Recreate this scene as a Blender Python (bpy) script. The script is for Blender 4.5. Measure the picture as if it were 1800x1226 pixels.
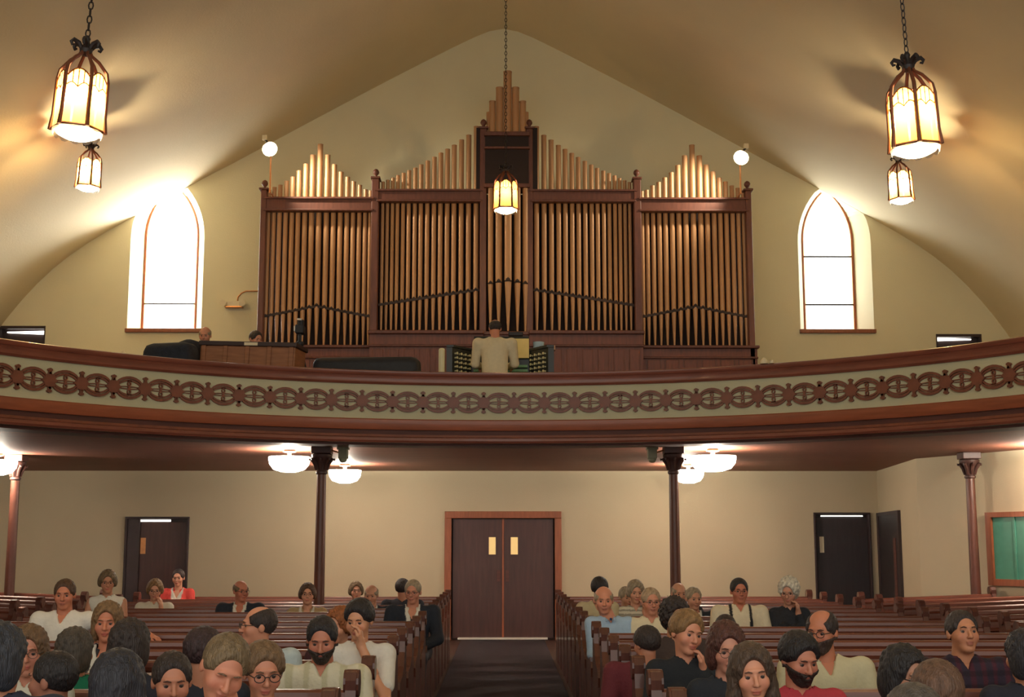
import bpy, bmesh, math, random
import numpy as np
from mathutils import Vector, Matrix
random.seed(7)
for o in list(bpy.data.objects): bpy.data.objects.remove(o)
scene = bpy.context.scene
COL = scene.collection
PI = math.pi
def R_(d): return math.radians(d)

# ------------------------------------------------------------------ camera
FPX = 2300.0                                   # focal length in pixels of the 1800 px wide frame
PITCH = math.atan(344 / FPX); YAW = R_(-0.4)
CAM = np.array([0.0, 0.0, 1.65])
cd = bpy.data.cameras.new('camera'); cam = bpy.data.objects.new('camera', cd); COL.objects.link(cam)
cd.sensor_width = 36; cd.lens = FPX / 1800 * 36; cd.clip_end = 200
cam.location = CAM; cam.rotation_euler = (PI / 2 + PITCH, 0, YAW)
scene.camera = cam
_F = np.array([-math.sin(YAW) * math.cos(PITCH), math.cos(YAW) * math.cos(PITCH), math.sin(PITCH)])
_R = np.array([math.cos(YAW), math.sin(YAW), 0.0]); _U = np.cross(_R, _F)
def at(px, py, Y):
    """world point that a measured photo position has at the depth Y metres down the nave"""
    d = _F + _R * (px - 900) / FPX + _U * (613 - py) / FPX
    return CAM + d * (Y / d[1])

# ------------------------------------------------------------------ world, daylight, exposure
scene.view_settings.view_transform = 'Standard'; scene.view_settings.look = 'None'
scene.view_settings.gamma = 1; scene.view_settings.use_curve_mapping = False
scene.view_settings.exposure = 0.35
w = bpy.data.worlds.new('daylight'); scene.world = w; w.use_nodes = True
w.node_tree.nodes['Background'].inputs[0].default_value = (0.95, 0.93, 0.86, 1)
w.node_tree.nodes['Background'].inputs[1].default_value = 1.25
def area_light(name, loc, rot, sx, sy, power, col):
    l = bpy.data.lights.new(name, 'AREA'); l.shape = 'RECTANGLE'; l.size = sx; l.size_y = sy; l.energy = power; l.color = col
    o = bpy.data.objects.new(name, l); COL.objects.link(o); o.location = loc; o.rotation_euler = rot
    return o
WALL_Y = 23.2
WIN = [(-6.08, -6.10), (6.02, 5.99)]           # centres of the splayed opening and of the glass
area_light('window_daylight', (WIN[0][1] - .1, WALL_Y + .9, 6.85), (-PI / 2, 0, 0), 1.9, 3.4, 420, (0.95, 0.98, 1.0))
area_light('window_daylight', (WIN[1][1] + .1, WALL_Y + .9, 6.75), (-PI / 2, 0, 0), 1.9, 3.4, 150, (0.90, 0.96, 1.0))

# ------------------------------------------------------------------ materials
def nodes_of(name):
    m = bpy.data.materials.new(name); m.use_nodes = True
    nt = m.node_tree; b = nt.nodes['Principled BSDF']
    return m, nt, b
def mat(name, col, rough=.6, var=.12, scale=6., bump=0., bscale=60., metal=0., stretch=(1, 1, 1), spec=.5, coat=0.):
    """procedural: colour varied by stretched noise, optional fine relief"""
    m, nt, b = nodes_of(name)
    tc = nt.nodes.new('ShaderNodeTexCoord'); mp = nt.nodes.new('ShaderNodeMapping'); mp.inputs['Scale'].default_value = stretch
    nt.links.new(tc.outputs['Object'], mp.inputs['Vector'])
    n = nt.nodes.new('ShaderNodeTexNoise'); n.inputs['Scale'].default_value = scale; n.inputs['Detail'].default_value = 4
    nt.links.new(mp.outputs[0], n.inputs['Vector'])
    r = nt.nodes.new('ShaderNodeValToRGB')
    r.color_ramp.elements[0].position = .3; r.color_ramp.elements[1].position = .7
    r.color_ramp.elements[0].color = tuple(c * (1 - var) for c in col) + (1,)
    r.color_ramp.elements[1].color = tuple(min(1, c * (1 + var)) for c in col) + (1,)
    nt.links.new(n.outputs['Fac'], r.inputs[0]); nt.links.new(r.outputs[0], b.inputs['Base Color'])
    b.inputs['Roughness'].default_value = rough; b.inputs['Metallic'].default_value = metal
    b.inputs['Specular IOR Level'].default_value = spec; b.inputs['Coat Weight'].default_value = coat
    if bump:
        n2 = nt.nodes.new('ShaderNodeTexNoise'); n2.inputs['Scale'].default_value = bscale; n2.inputs['Detail'].default_value = 6
        nt.links.new(mp.outputs[0], n2.inputs['Vector'])
        bp = nt.nodes.new('ShaderNodeBump'); bp.inputs['Strength'].default_value = bump; bp.inputs['Distance'].default_value = .01
        nt.links.new(n2.outputs['Fac'], bp.inputs['Height']); nt.links.new(bp.outputs[0], b.inputs['Normal'])
    return m
def lin(r, g, b):
    f = lambda c: ((c / 255 + .055) / 1.055) ** 2.4 if c > 10 else c / 255 / 12.92
    return (f(r), f(g), f(b))
def glass_mat(name, col, trans, tint=None):
    """diffusing lamp or window glass: part of the light passes straight, the rest scatters"""
    m = bpy.data.materials.new(name); m.use_nodes = True; nt = m.node_tree
    nt.nodes.remove(nt.nodes['Principled BSDF']); out = nt.nodes['Material Output']
    t = nt.nodes.new('ShaderNodeBsdfTransparent'); t.inputs[0].default_value = tuple(tint or col) + (1,)
    s = nt.nodes.new('ShaderNodeBsdfTranslucent')
    n = nt.nodes.new('ShaderNodeTexNoise'); n.inputs['Scale'].default_value = 9
    mx = nt.nodes.new('ShaderNodeMixRGB'); mx.inputs[1].default_value = tuple(c * .9 for c in col) + (1,); mx.inputs[2].default_value = tuple(col) + (1,)
    nt.links.new(n.outputs['Fac'], mx.inputs[0]); nt.links.new(mx.outputs[0], s.inputs[0])
    x = nt.nodes.new('ShaderNodeMixShader'); x.inputs[0].default_value = 1 - trans
    nt.links.new(t.outputs[0], x.inputs[1]); nt.links.new(s.outputs[0], x.inputs[2]); nt.links.new(x.outputs[0], out.inputs[0])
    return m
def emit_mat(name, col, strength):
    m, nt, b = nodes_of(name)
    b.inputs['Base Color'].default_value = tuple(col) + (1,); b.inputs['Emission Color'].default_value = tuple(col) + (1,)
    b.inputs['Emission Strength'].default_value = strength
    return m
def attr_mat(name, rough, var, scale, bump=0., bscale=200, stretch=(1, 1, 1)):
    m, nt, b = nodes_of(name)
    a = nt.nodes.new('ShaderNodeAttribute'); a.attribute_name = 'Col'
    tc = nt.nodes.new('ShaderNodeTexCoord')
    mp = nt.nodes.new('ShaderNodeMapping'); mp.inputs['Scale'].default_value = stretch; nt.links.new(tc.outputs['Object'], mp.inputs['Vector'])
    n = nt.nodes.new('ShaderNodeTexNoise'); n.inputs['Scale'].default_value = scale; n.inputs['Detail'].default_value = 4
    nt.links.new(mp.outputs[0], n.inputs['Vector'])
    mr = nt.nodes.new('ShaderNodeMapRange'); mr.inputs[3].default_value = 1 - var; mr.inputs[4].default_value = 1 + var
    nt.links.new(n.outputs['Fac'], mr.inputs[0])
    mx = nt.nodes.new('ShaderNodeVectorMath'); mx.operation = 'SCALE'
    nt.links.new(a.outputs['Color'], mx.inputs[0]); nt.links.new(mr.outputs[0], mx.inputs['Scale']); nt.links.new(mx.outputs[0], b.inputs['Base Color'])
    b.inputs['Roughness'].default_value = rough
    if bump:
        n2 = nt.nodes.new('ShaderNodeTexNoise'); n2.inputs['Scale'].default_value = bscale; nt.links.new(mp.outputs[0], n2.inputs['Vector'])
        bp = nt.nodes.new('ShaderNodeBump'); bp.inputs['Strength'].default_value = bump; bp.inputs['Distance'].default_value = .01
        nt.links.new(n2.outputs['Fac'], bp.inputs['Height']); nt.links.new(bp.outputs[0], b.inputs['Normal'])
    return m
M = dict(
    plaster=mat('upper_plaster', lin(229, 220, 184), .9, .04, .8, .25, 45),
    ceiling=mat('ceiling_plaster', lin(232, 215, 178), .9, .05, .5, .3, 30),
    wall=mat('lower_wall_paint', lin(198, 184, 153), .85, .04, .9, .2, 60),
    soffit=mat('soffit_boards', lin(126, 70, 46), .6, .18, 2.5, .1, 30, stretch=(.4, 6, 1)),
    wood=mat('pew_wood', lin(114, 62, 46), .36, .25, 3, .06, 40, stretch=(.6, 8, 8), coat=.3),
    wood_end=mat('pew_end_wood', lin(92, 52, 41), .38, .25, 4, .06, 40, stretch=(8, 2, 1), coat=.3),
    case=mat('organ_case_wood', lin(104, 60, 46), .45, .22, 4, .06, 40, stretch=(6, 6, 1)),
    case_panel=mat('organ_panel_wood', lin(120, 66, 48), .45, .22, 4, .06, 40, stretch=(8, 8, 1)),
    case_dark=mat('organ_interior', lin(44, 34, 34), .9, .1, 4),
    pipe=mat('pipe_bronze_paint', lin(188, 143, 102), .42, .07, 5, 0, metal=.15, stretch=(4, 4, .4)),
    mouth=mat('mouth_shade_and_rail', lin(56, 38, 30), .6, .1, 9),  # dark tone holds the shade inside the mouths; rack rails share it
    rail=mat('gallery_rail_wood', lin(128, 72, 56), .38, .2, 2.5, .05, 30, stretch=(1, 1, 9), coat=.25),
    band=mat('gallery_band_wood', lin(152, 84, 56), .42, .16, 2.5, .05, 30, stretch=(1, 1, 9), coat=.2),
    cove=mat('gallery_cove_wood', lin(92, 54, 46), .6, .2, 3, stretch=(1, 1, 9)),
    frieze=mat('gallery_frieze_paint', lin(196, 192, 160), .75, .04, 2, .08, 60),
    fret=mat('fretwork_wood', lin(122, 72, 56), .45, .15, 9),
    door=mat('door_wood', lin(72, 45, 39), .42, .18, 3, .05, 30, stretch=(8, 8, .7)),
    dark_door=mat('dark_door_wood', lin(44, 38, 40), .5, .15, 3, stretch=(8, 8, .7)),
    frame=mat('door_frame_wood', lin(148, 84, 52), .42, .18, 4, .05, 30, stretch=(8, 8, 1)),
    dark_frame=mat('dark_frame_wood', lin(56, 40, 40), .5, .15, 4),
    floor=mat('floor_boards', lin(70, 46, 38), .5, .2, 2.5, .05, 30, stretch=(8, .6, 1)),
    carpet=mat('aisle_carpet', lin(40, 25, 31), .95, .2, 40, .5, 220),
    iron=mat('column_iron_paint', lin(96, 58, 46), .4, .15, 5),
    capital=mat('capital_iron_paint', lin(70, 44, 38), .5, .15, 9),
    bronze=mat('lantern_bronze', lin(112, 66, 44), .45, .15, 14, metal=.4),
    black_iron=mat('wrought_iron', lin(44, 38, 38), .5, .15, 14, metal=.3),
    brass=mat('brass_plate', lin(214, 150, 96), .35, .1, 14, metal=.5),
    cream=mat('cream_enamel', lin(226, 214, 180), .5, .04, 8),
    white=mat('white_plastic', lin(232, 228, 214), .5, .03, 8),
    black=mat('black_vinyl', lin(34, 36, 42), .6, .15, 14, .15, 120),
    quilt=mat('dark_quilt', lin(38, 44, 56), .9, .2, 16, .3, 60),
    console=mat('console_lacquer', lin(30, 36, 36), .4, .15, 6),
    ivory=mat('ivory_knobs', lin(222, 214, 168), .4, .05, 12),
    green=mat('green_lit_keys', lin(120, 160, 118), .7, .1, 30),  # green light on the keyboards, put into their colour
    piano=mat('piano_back_wood', lin(150, 100, 68), .6, .2, 4, .08, 40, stretch=(1, 1, 8)),
    paper=mat('sheet_music', lin(236, 214, 140), .8, .04, 12),  # yellow light on the music is put into this paper colour
    paper_blue=mat('pale_blue_paper', lin(178, 204, 214), .8, .05, 20),
    paper_pink=mat('tan_booklet', lin(206, 158, 122), .8, .05, 20),
    chrome=mat('grey_metal', lin(150, 150, 146), .35, .08, 12, metal=.7),
    olive=mat('spotlight_olive_paint', lin(140, 140, 112), .6, .1, 12),
    window_glass=glass_mat('window_glass', (.96, .96, .92), .55, (1, 1, .98)),
    amber_edge=glass_mat('amber_border_glass', (.95, .62, .25), .35),
    lamp_glass=glass_mat('lantern_panel_glass', (.26, .135, .03), .34, (1, .84, .56)),
    lamp_amber=glass_mat('lantern_tracery_glass', (.40, .20, .04), .15),
    bowl=glass_mat('lamp_bowl_glass', (1, .97, .92), .35),
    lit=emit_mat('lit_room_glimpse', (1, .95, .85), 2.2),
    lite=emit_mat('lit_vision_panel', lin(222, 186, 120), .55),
    bulb=emit_mat('flood_bulb', (1, .96, .92), 14.),
    teal=None,
    skin=attr_mat('skin', .55, .06, 30), cloth=attr_mat('cloth', .88, .10, 22, .35, 60), hair=attr_mat('hair', .55, .55, 120, .9, 170, (1, 1, .14)),
)
M['teal'] = mat('teal_window_glass', lin(84, 150, 128), .25, .12, 3)

# ------------------------------------------------------------------ mesh collector
ORG = {}                                        # world origin of every object that may parent parts
class MB:
    def __init__(s): s.v = []; s.f = []
    def add(s, vs, fs):
        k = len(s.v); s.v += [tuple(map(float, p)) for p in vs]; s.f += [tuple(i + k for i in q) for q in fs]; return s
    def box(s, a, b, rz=0, c=None):
        x0, y0, z0 = a; x1, y1, z1 = b
        vs = [(x0, y0, z0), (x1, y0, z0), (x1, y1, z0), (x0, y1, z0), (x0, y0, z1), (x1, y0, z1), (x1, y1, z1), (x0, y1, z1)]
        return s.add(vs, [(0, 3, 2, 1), (4, 5, 6, 7), (0, 1, 5, 4), (1, 2, 6, 5), (2, 3, 7, 6), (3, 0, 4, 7)])
    def prism(s, poly, axis, a, b):
        """extrude a closed outline; axis 0: outline (y,z) along x, 1: (x,z) along y, 2: (x,y) along z"""
        n = len(poly)
        def p3(u, v, t): return (t, u, v) if axis == 0 else (u, t, v) if axis == 1 else (u, v, t)
        vs = [p3(u, v, a) for u, v in poly] + [p3(u, v, b) for u, v in poly]
        fs = [(i, (i + 1) % n, n + (i + 1) % n, n + i) for i in range(n)] + [tuple(range(n - 1, -1, -1)), tuple(range(n, 2 * n))]
        return s.add(vs, fs)
    def tube(s, path, r, n=6, closed=False, cap=True):
        P = [Vector(p) for p in path]; m = len(P); k = len(s.v); fs = []
        rs = r if isinstance(r, (list, tuple)) else [r] * m
        ref = None; vs = []
        for i in range(m):
            if closed: t = (P[(i + 1) % m] - P[i - 1])
            else: t = P[min(i + 1, m - 1)] - P[max(i - 1, 0)]
            if t.length < 1e-9: t = Vector((0, 0, 1))
            t.normalize()
            if ref is None: ref = Vector((0, 0, 1)) if abs(t.z) < .9 else Vector((1, 0, 0))
            u = t.cross(ref); 
            if u.length < 1e-6: u = t.orthogonal()
            u.normalize(); q = u.cross(t).normalized(); ref = q
            for j in range(n):
                a = 2 * PI * j / n; vs.append(P[i] + (u * math.cos(a) + q * math.sin(a)) * rs[i])
        for i in range(m if closed else m - 1):
            for j in range(n):
                a = i * n + j; b = i * n + (j + 1) % n; c = ((i + 1) % m) * n
                fs.append((a, c + j, c + (j + 1) % n, b))
        if cap and not closed: fs += [tuple(range(n)), tuple(range((m - 1) * n + n - 1, (m - 1) * n - 1, -1))]
        return s.add(vs, fs)
    def lathe(s, prof, c=(0, 0, 0), n=16, cap=True, a0=0.):
        vs = []; fs = []; m = len(prof)
        for r, z in prof:
            for j in range(n):
                a = a0 + 2 * PI * j / n; vs.append((c[0] + r * math.cos(a), c[1] + r * math.sin(a), c[2] + z))
        for i in range(m - 1):
            for j in range(n): fs.append((i * n + j, i * n + (j + 1) % n, (i + 1) * n + (j + 1) % n, (i + 1) * n + j))
        if cap: fs += [tuple(range(n - 1, -1, -1)), tuple(range((m - 1) * n, m * n))]
        return s.add(vs, fs)
    def ball(s, c, r, n=10, m=7):
        rr = r if isinstance(r, (tuple, list)) else (r, r, r)
        vs = []; fs = []
        for i in range(1, m):
            t = PI * i / m
            for j in range(n):
                a = 2 * PI * j / n; vs.append((c[0] + rr[0] * math.sin(t) * math.cos(a), c[1] + rr[1] * math.sin(t) * math.sin(a), c[2] - rr[2] * math.cos(t)))
        b = len(vs); vs += [(c[0], c[1], c[2] - rr[2]), (c[0], c[1], c[2] + rr[2])]
        for i in range(m - 2):
            for j in range(n): fs.append((i * n + j, i * n + (j + 1) % n, (i + 1) * n + (j + 1) % n, (i + 1) * n + j))
        for j in range(n): fs += [(b, (j + 1) % n, j), (b + 1, (m - 2) * n + j, (m - 2) * n + (j + 1) % n)]
        return s.add(vs, fs)
    def mesh(s, name, org=(0, 0, 0), smooth=False):
        me = bpy.data.meshes.new(name)
        me.from_pydata([(x - org[0], y - org[1], z - org[2]) for x, y, z in s.v], [], s.f)
        bm = bmesh.new(); bm.from_mesh(me); bmesh.ops.recalc_face_normals(bm, faces=bm.faces); bm.to_mesh(me); bm.free()
        if smooth: me.shade_smooth() if smooth is True else me.set_sharp_from_angle(angle=R_(smooth))
        return me
    def build(s, name, m, parent=None, smooth=False, org=None, bevel=0):
        o_ = ORG[parent.name] if parent else (org or (0, 0, 0))
        me = s.mesh(name, o_, smooth); o = bpy.data.objects.new(name, me); COL.objects.link(o)
        me.materials.append(m)
        if parent: o.parent = parent
        else: o.location = o_
        ORG[o.name] = o_
        if bevel:
            b = o.modifiers.new('edge', 'BEVEL'); b.width = bevel; b.segments = 2; b.limit_method = 'ANGLE'
        return o
def tag(o, label, cat, group=None, kind=None):
    o['label'] = label; o['category'] = cat
    if group: o['group'] = group
    if kind: o['kind'] = kind
    return o
def empty(name, loc, label, cat, group=None, kind=None):
    o = bpy.data.objects.new(name, None); COL.objects.link(o); o.location = loc; o.empty_display_size = .1
    ORG[o.name] = tuple(loc)
    return tag(o, label, cat, group, kind)
def share(name, me, m, parent, loc=(0, 0, 0), rot=(0, 0, 0), scale=None):
    """one more object that shares mesh data, placed in its parent's frame"""
    o = bpy.data.objects.new(name, me); COL.objects.link(o); o.parent = parent; o.location = loc; o.rotation_euler = rot
    if scale: o.scale = scale
    if m and not me.materials: me.materials.append(m)
    ORG[o.name] = ORG.get(parent.name, (0, 0, 0)) if parent else tuple(loc)
    return o
def copy_tree(o, parent=None):
    c = o.copy(); COL.objects.link(c)
    if parent: c.parent = parent
    for ch in list(o.children): copy_tree(ch, c)
    return c
# ================================================================== the shell
SOFFIT = 2.93; GAL_FLOOR = 3.22; SIDE = 9.9; FRONT = -2.5
PROF = [(0, 11.22), (.5, 11.0), (1.3, 10.58), (2.55, 9.9), (3.3, 9.47), (4.2, 8.97), (4.9, 8.55), (5.65, 8.17), (6.5, 7.66), (7.2, 7.26), (7.85, 6.83), (8.4, 6.32), (8.9, 5.68), (9.25, 5.15), (9.6, 4.4), (9.8, 3.7), (SIDE, 2.9)]
def ceil_z(x):
    x = abs(x)
    for (a, za), (b, zb) in zip(PROF, PROF[1:]):
        if x <= b: return za + (zb - za) * (x - a) / (b - a)
    return PROF[-1][1]
def arch_outline(cx, hw, zb, zsp, zap, n=10):
    """pointed-arch outline, from bottom left round to bottom right"""
    pts = [(cx - hw, zb + (zsp - zb) * i / 4) for i in range(5)]
    H = zap - zsp; e = (H * H - hw * hw) / (2 * hw); am = math.atan2(H, e)
    for i in range(1, n + 1):
        t = am * i / n; pts.append((cx + e - (hw + e) * math.cos(t) if i < n else cx, zsp + (hw + e) * math.sin(t)))
    return pts + [(2 * cx - x, z) for x, z in pts[-2::-1]]
def strips(mb, xs, z0, z1, holes, Y):
    """a wall in the plane y=Y between z0(x) and z1(x), with openings (x0, x1, bottom, top(x))"""
    xs = sorted(set(round(x, 4) for x in xs))
    for a, b in zip(xs, xs[1:]):
        m = (a + b) / 2; segs = [(z0, z0, z1(a), z1(b))]
        for h in holes:
            if h[0] < m < h[1]:
                new = []
                for (ba, bb, ta, tb) in segs:
                    ha, hb = min(h[3](a), ta), min(h[3](b), tb)
                    if h[2] > ba: new.append((ba, bb, h[2], h[2]))
                    if ta - ha > 1e-3 or tb - hb > 1e-3: new.append((ha, hb, ta, tb))
                segs = new
        for (ba, bb, ta, tb) in segs: mb.add([(a, Y, ba), (b, Y, bb), (b, Y, tb), (a, Y, ta)], [(0, 1, 2, 3)])
SILL = 5.47
outer = [arch_outline(WIN[0][0], .665, SILL, 7.15, 8.36), arch_outline(WIN[1][0], .665, SILL - .02, 7.08, 8.30)]
inner = [arch_outline(WIN[0][1], .485, SILL + .03, 7.25, 8.27), arch_outline(WIN[1][1], .465, SILL + .01, 7.2, 8.2)]
def top_of(pts):
    def f(x):
        n = len(pts) // 2 + 1; L = pts[:n]; c = L[-1][0]; x = c - abs(x - c)
        for (a, za), (b, zb) in zip(L[4:], L[5:]):
            if a <= x <= b: return za + (zb - za) * (x - a) / max(1e-6, b - a)
        return L[-1][1]
    return f
# upper wall (behind the organ) and lower wall under the gallery
mb = MB(); xs = [s * p[0] for p in PROF for s in (-1, 1)] + [i * .5 for i in range(-19, 20)]
for o_ in outer: xs += [p[0] for p in o_]
UD = [(-9.02, -8.2, 5.52), (7.79, 8.61, 5.39)]   # gallery doors
xs += [u for d in UD for u in d[:2]]
strips(mb, xs, SOFFIT, lambda x: ceil_z(x) + .2, [(o_[0][0], o_[-1][0], o_[0][1], (lambda f: lambda x: min(f(x), ceil_z(x) - .003))(top_of(o_))) for o_ in outer] + [(a, b, GAL_FLOOR, (lambda z: lambda x: z)(z)) for a, b, z in UD], WALL_Y)
ub = mb.build('wall_gallery', M['plaster']); tag(ub, 'pale yellow plaster gable wall behind the organ', 'wall', kind='structure')
mb = MB()
LD = [(-6.6, -5.51, 2.12), (-.9, .91, 2.1), (5.48, 6.46, 2.2)]
xs = [-SIDE, 6.62] + [u for d in LD for u in d[:2]] + [i * 1. for i in range(-9, 7)]
strips(mb, xs, 0, lambda x: SOFFIT, [(a, b, 0, (lambda z: lambda x: z)(z)) for a, b, z in LD], WALL_Y)
tag(mb.build('wall_back', M['wall']), 'tan painted wall under the gallery around the double doors', 'wall', kind='structure')
# the angled vestibule corner on the right
VC = [(6.62, WALL_Y), (6.25, 19.8), (7.7, 16.66), (SIDE, 15.6)]
mb = MB()
for (a, b), (c, d) in zip(VC, VC[1:]): mb.add([(a, b, 0), (c, d, 0), (c, d, SOFFIT), (a, b, SOFFIT)], [(0, 1, 2, 3)])
tag(mb.build('wall_vestibule', M['wall']), 'tan angled vestibule walls projecting beside the right rear door', 'wall', kind='structure')
mb = MB()
for s in (-1, 1): mb = MB(); mb.add([(s * SIDE, FRONT, 0), (s * SIDE, WALL_Y, 0), (s * SIDE, WALL_Y, 3.0), (s * SIDE, FRONT, 3.0)], [(0, 1, 2, 3)]); tag(mb.build('wall_left' if s < 0 else 'wall_right', M['wall']), 'tan painted side wall of the church, at the %s' % ('left' if s < 0 else 'right'), 'wall', kind='structure')
# vaulted ceiling
pr = [(-x, z) for x, z in PROF[::-1]] + PROF[1:]
sm = []
for (a, za), (b, zb) in zip(pr, pr[1:]): sm += [(a, za), ((a + b) / 2, (za + zb) / 2)]
sm.append(pr[-1])
for _ in range(2): sm = [sm[0]] + [((p[0] + 2 * q[0] + r[0]) / 4, (p[1] + 2 * q[1] + r[1]) / 4) for p, q, r in zip(sm, sm[1:], sm[2:])] + [sm[-1]]
mb = MB(); ys = [FRONT + (WALL_Y + .03 - FRONT) * i / 12 for i in range(13)]; n = len(sm)
mb.add([(x, y, z) for y in ys for x, z in sm], [(j * n + i, j * n + i + 1, (j + 1) * n + i + 1, (j + 1) * n + i) for j in range(12) for i in range(n - 1)])
tag(mb.build('ceiling', M['ceiling'], smooth=True), 'cream plaster vaulted ceiling meeting at a soft ridge', 'ceiling', kind='structure')
# floor, rising gently under the outer pews
mb = MB(); fx = [-SIDE, -5.75, 0, 4.95, SIDE]; fz = [.165, 0, 0, 0, .198]
for i in range(4): mb.add([(fx[i], FRONT, fz[i]), (fx[i + 1], FRONT, fz[i + 1]), (fx[i + 1], WALL_Y + 1.2, fz[i + 1]), (fx[i], WALL_Y + 1.2, fz[i])], [(0, 1, 2, 3)])
tag(mb.build('floor', M['floor']), 'dark wooden floor under the pews', 'floor', kind='structure')
tag(MB().box((-.72, 0, .002), (.72, WALL_Y - .06, .014)).build('aisle_carpet', M['carpet']), 'dark red carpet runner down the centre aisle', 'carpet')
# dark sheet added behind the doors to stop outside light leaking in
tag(MB().box((-SIDE, WALL_Y + .9, 0), (SIDE, WALL_Y + .95, 5.4)).build('wall_leak_block', M['dark_frame']), 'dark sheet added behind the doors to block leaking light', 'wall', kind='structure')
# windows
for k in (0, 1):
    r = empty('window_%d' % (k + 1), (WIN[k][0], WALL_Y, SILL), 'bright pointed-arch window %s' % ('left of the organ, nearest the dark covered bench' if k == 0 else 'right of the organ, with blue-edged glass'), 'window', kind='structure')
    YG = WALL_Y + .42; O, I = outer[k], inner[k]; n = len(O)
    Oc = [(x, min(z, ceil_z(x) - .003)) for x, z in O]
    mb = MB(); mb.add([(x, WALL_Y, z) for x, z in Oc] + [(x, YG, z) for x, z in I], [(i, i + 1, n + i + 1, n + i) for i in range(n - 1)]); mb.build('splayed_reveal', M['plaster'], r)
    MB().box((O[0][0] - .02, WALL_Y - .07, SILL - .07), (O[-1][0] + .02, YG, SILL)).build('window_sill', M['frame'], r, bevel=.008)
    fr = MB()
    fr.tube([(x, YG - .02, z) for x, z in I], .028, 6); fo = fr.build('window_frame', M['frame'], r, smooth=40)
    for zb in ([6.0] if k == 0 else [6.0, 6.9]): MB().box((I[0][0], YG - .03, zb - .014), (I[-1][0], YG + .0, zb + .014)).build('glazing_bar', M['black_iron'], fo)
    cuts = [SILL, 6.0, 9] if k == 0 else [SILL, 6.0, 6.9, 9]
    c = WIN[k][1]; nh = n // 2
    shr = lambda x, z: (c + (x - c) * .9, z - .03 if z > 7 else z)
    for za, zb in zip(cuts, cuts[1:]):
        mb = MB(); ed = MB(); prev = None
        zs = sorted(set([za, min(zb, I[nh][1])] + [z for x, z in I[:nh + 1] if za < z < zb]))
        def hw(z):
            L = I[:nh + 1]
            for (x0, z0), (x1, z1) in zip(L, L[1:]):
                if z0 <= z <= z1: return c - (x0 + (x1 - x0) * (z - z0) / max(1e-6, z1 - z0))
            return L[0][0] * -1 + c if z < L[0][1] else 0
        for z0, z1 in zip(zs, zs[1:]):
            a, b = hw(z0), hw(z1); e0, e1 = max(a - .05, 0), max(b - .05, 0)
            mb.add([(c - e0, YG, z0), (c + e0, YG, z0), (c + e1, YG, z1), (c - e1, YG, z1)], [(0, 1, 2, 3)])
            for s in (-1, 1): ed.add([(c + s * e0, YG, z0), (c + s * a, YG, z0), (c + s * b, YG, z1), (c + s * e1, YG, z1)], [(0, 1, 2, 3)])
        p = mb.build('pane', M['window_glass'], r); ed.build('border_glass', M['amber_edge'], p)
# doors in the back wall
def leaf(r, x0, x1, z0, z1, y, m, plate=None, lite=None, pull=None):
    d = MB().box((x0, y, z0), (x1, y + .045, z1)).build('door_leaf', m, r, bevel=.004)
    if plate: MB().box((plate[0], y - .008, plate[1]), (plate[2], y, plate[3])).build('push_plate', M[plate[4]], d)
    if lite:
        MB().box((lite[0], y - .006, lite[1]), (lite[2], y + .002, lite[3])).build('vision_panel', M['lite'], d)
        q = MB(); a, b, c2, e = lite
        for bx in ((a - .02, b - .02, a, e + .02), (c2, b - .02, c2 + .02, e + .02), (a, e, c2, e + .02), (a, b - .02, c2, b)): q.box((bx[0], y - .014, bx[1]), (bx[2], y, bx[3]))
        q.build('vision_frame', m, d)
    if pull: MB().box((pull[0], y - .02, pull[1]), (pull[2], y, pull[3])).build('pull_plate', M['cove'], d)
    return d
def casing(r, x0, x1, zt, w, m, y=WALL_Y, z0=0.):
    MB().box((x0 - w, y - .04, z0), (x0, y + .12, zt)).build('jamb', m, r, bevel=.006)
    MB().box((x1, y - .04, z0), (x1 + w, y + .12, zt)).build('jamb', m, r, bevel=.006)
    MB().box((x0 - w, y - .045, zt), (x1 + w, y + .12, zt + w)).build('head_casing', m, r, bevel=.006)
r = empty('door_1', (0, WALL_Y, 0), 'wide brown double doors at the end of the centre aisle', 'door', kind='structure')
casing(r, -.9, .91, 2.1, .12, M['frame'])
leaf(r, -.88, -.012, .03, 2.09, WALL_Y + .05, M['door'], lite=(-.245, 1.47, -.125, 1.77), pull=(-.10, 1.0, -.04, 1.2))
leaf(r, .022, .89, .03, 2.09, WALL_Y + .05, M['door'], lite=(.14, 1.47, .265, 1.77), pull=(.05, 1.0, .11, 1.2))
MB().box((-.012, WALL_Y + .04, .02), (.022, WALL_Y + .09, 2.09)).build('leaf_gap_light', M['frame'], r)  # lighter strip stands in for the light between the leaves
MB().box((-.78, WALL_Y - .05, .014), (.78, WALL_Y + .1, .045)).build('underdoor_light_bar', M['white'], r)  # white bar painted for the crack of light under the doors
r = empty('door_2', (-6.05, WALL_Y, 0), 'dark brown single door at the left of the back wall', 'door', kind='structure')
casing(r, -6.58, -5.53, 2.09, .035, M['dark_frame'])
leaf(r, -6.37, -5.53, .02, 2.03, WALL_Y + .08, M['door'], plate=(-6.36, 1.48, -6.27, 1.76, 'brass'))
MB().box((-6.58, WALL_Y + .02, 0), (-6.37, WALL_Y + .13, 2.09)).build('side_panel', M['dark_frame'], r)
MB().box((-6.42, WALL_Y + .07, 2.04), (-5.85, WALL_Y + .1, 2.075)).build('gap_glow', M['lit'], r)  # glowing strip added for the light through the gap over the leaf
r = empty('door_3', (5.97, WALL_Y, 0), 'near-black single door at the right of the back wall', 'door', kind='structure')
casing(r, 5.5, 6.44, 2.17, .03, M['dark_frame'])
leaf(r, 5.5, 6.44, .02, 2.11, WALL_Y + .08, M['dark_door'], plate=(5.585, 1.5, 5.66, 1.78, 'cream'))
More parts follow.
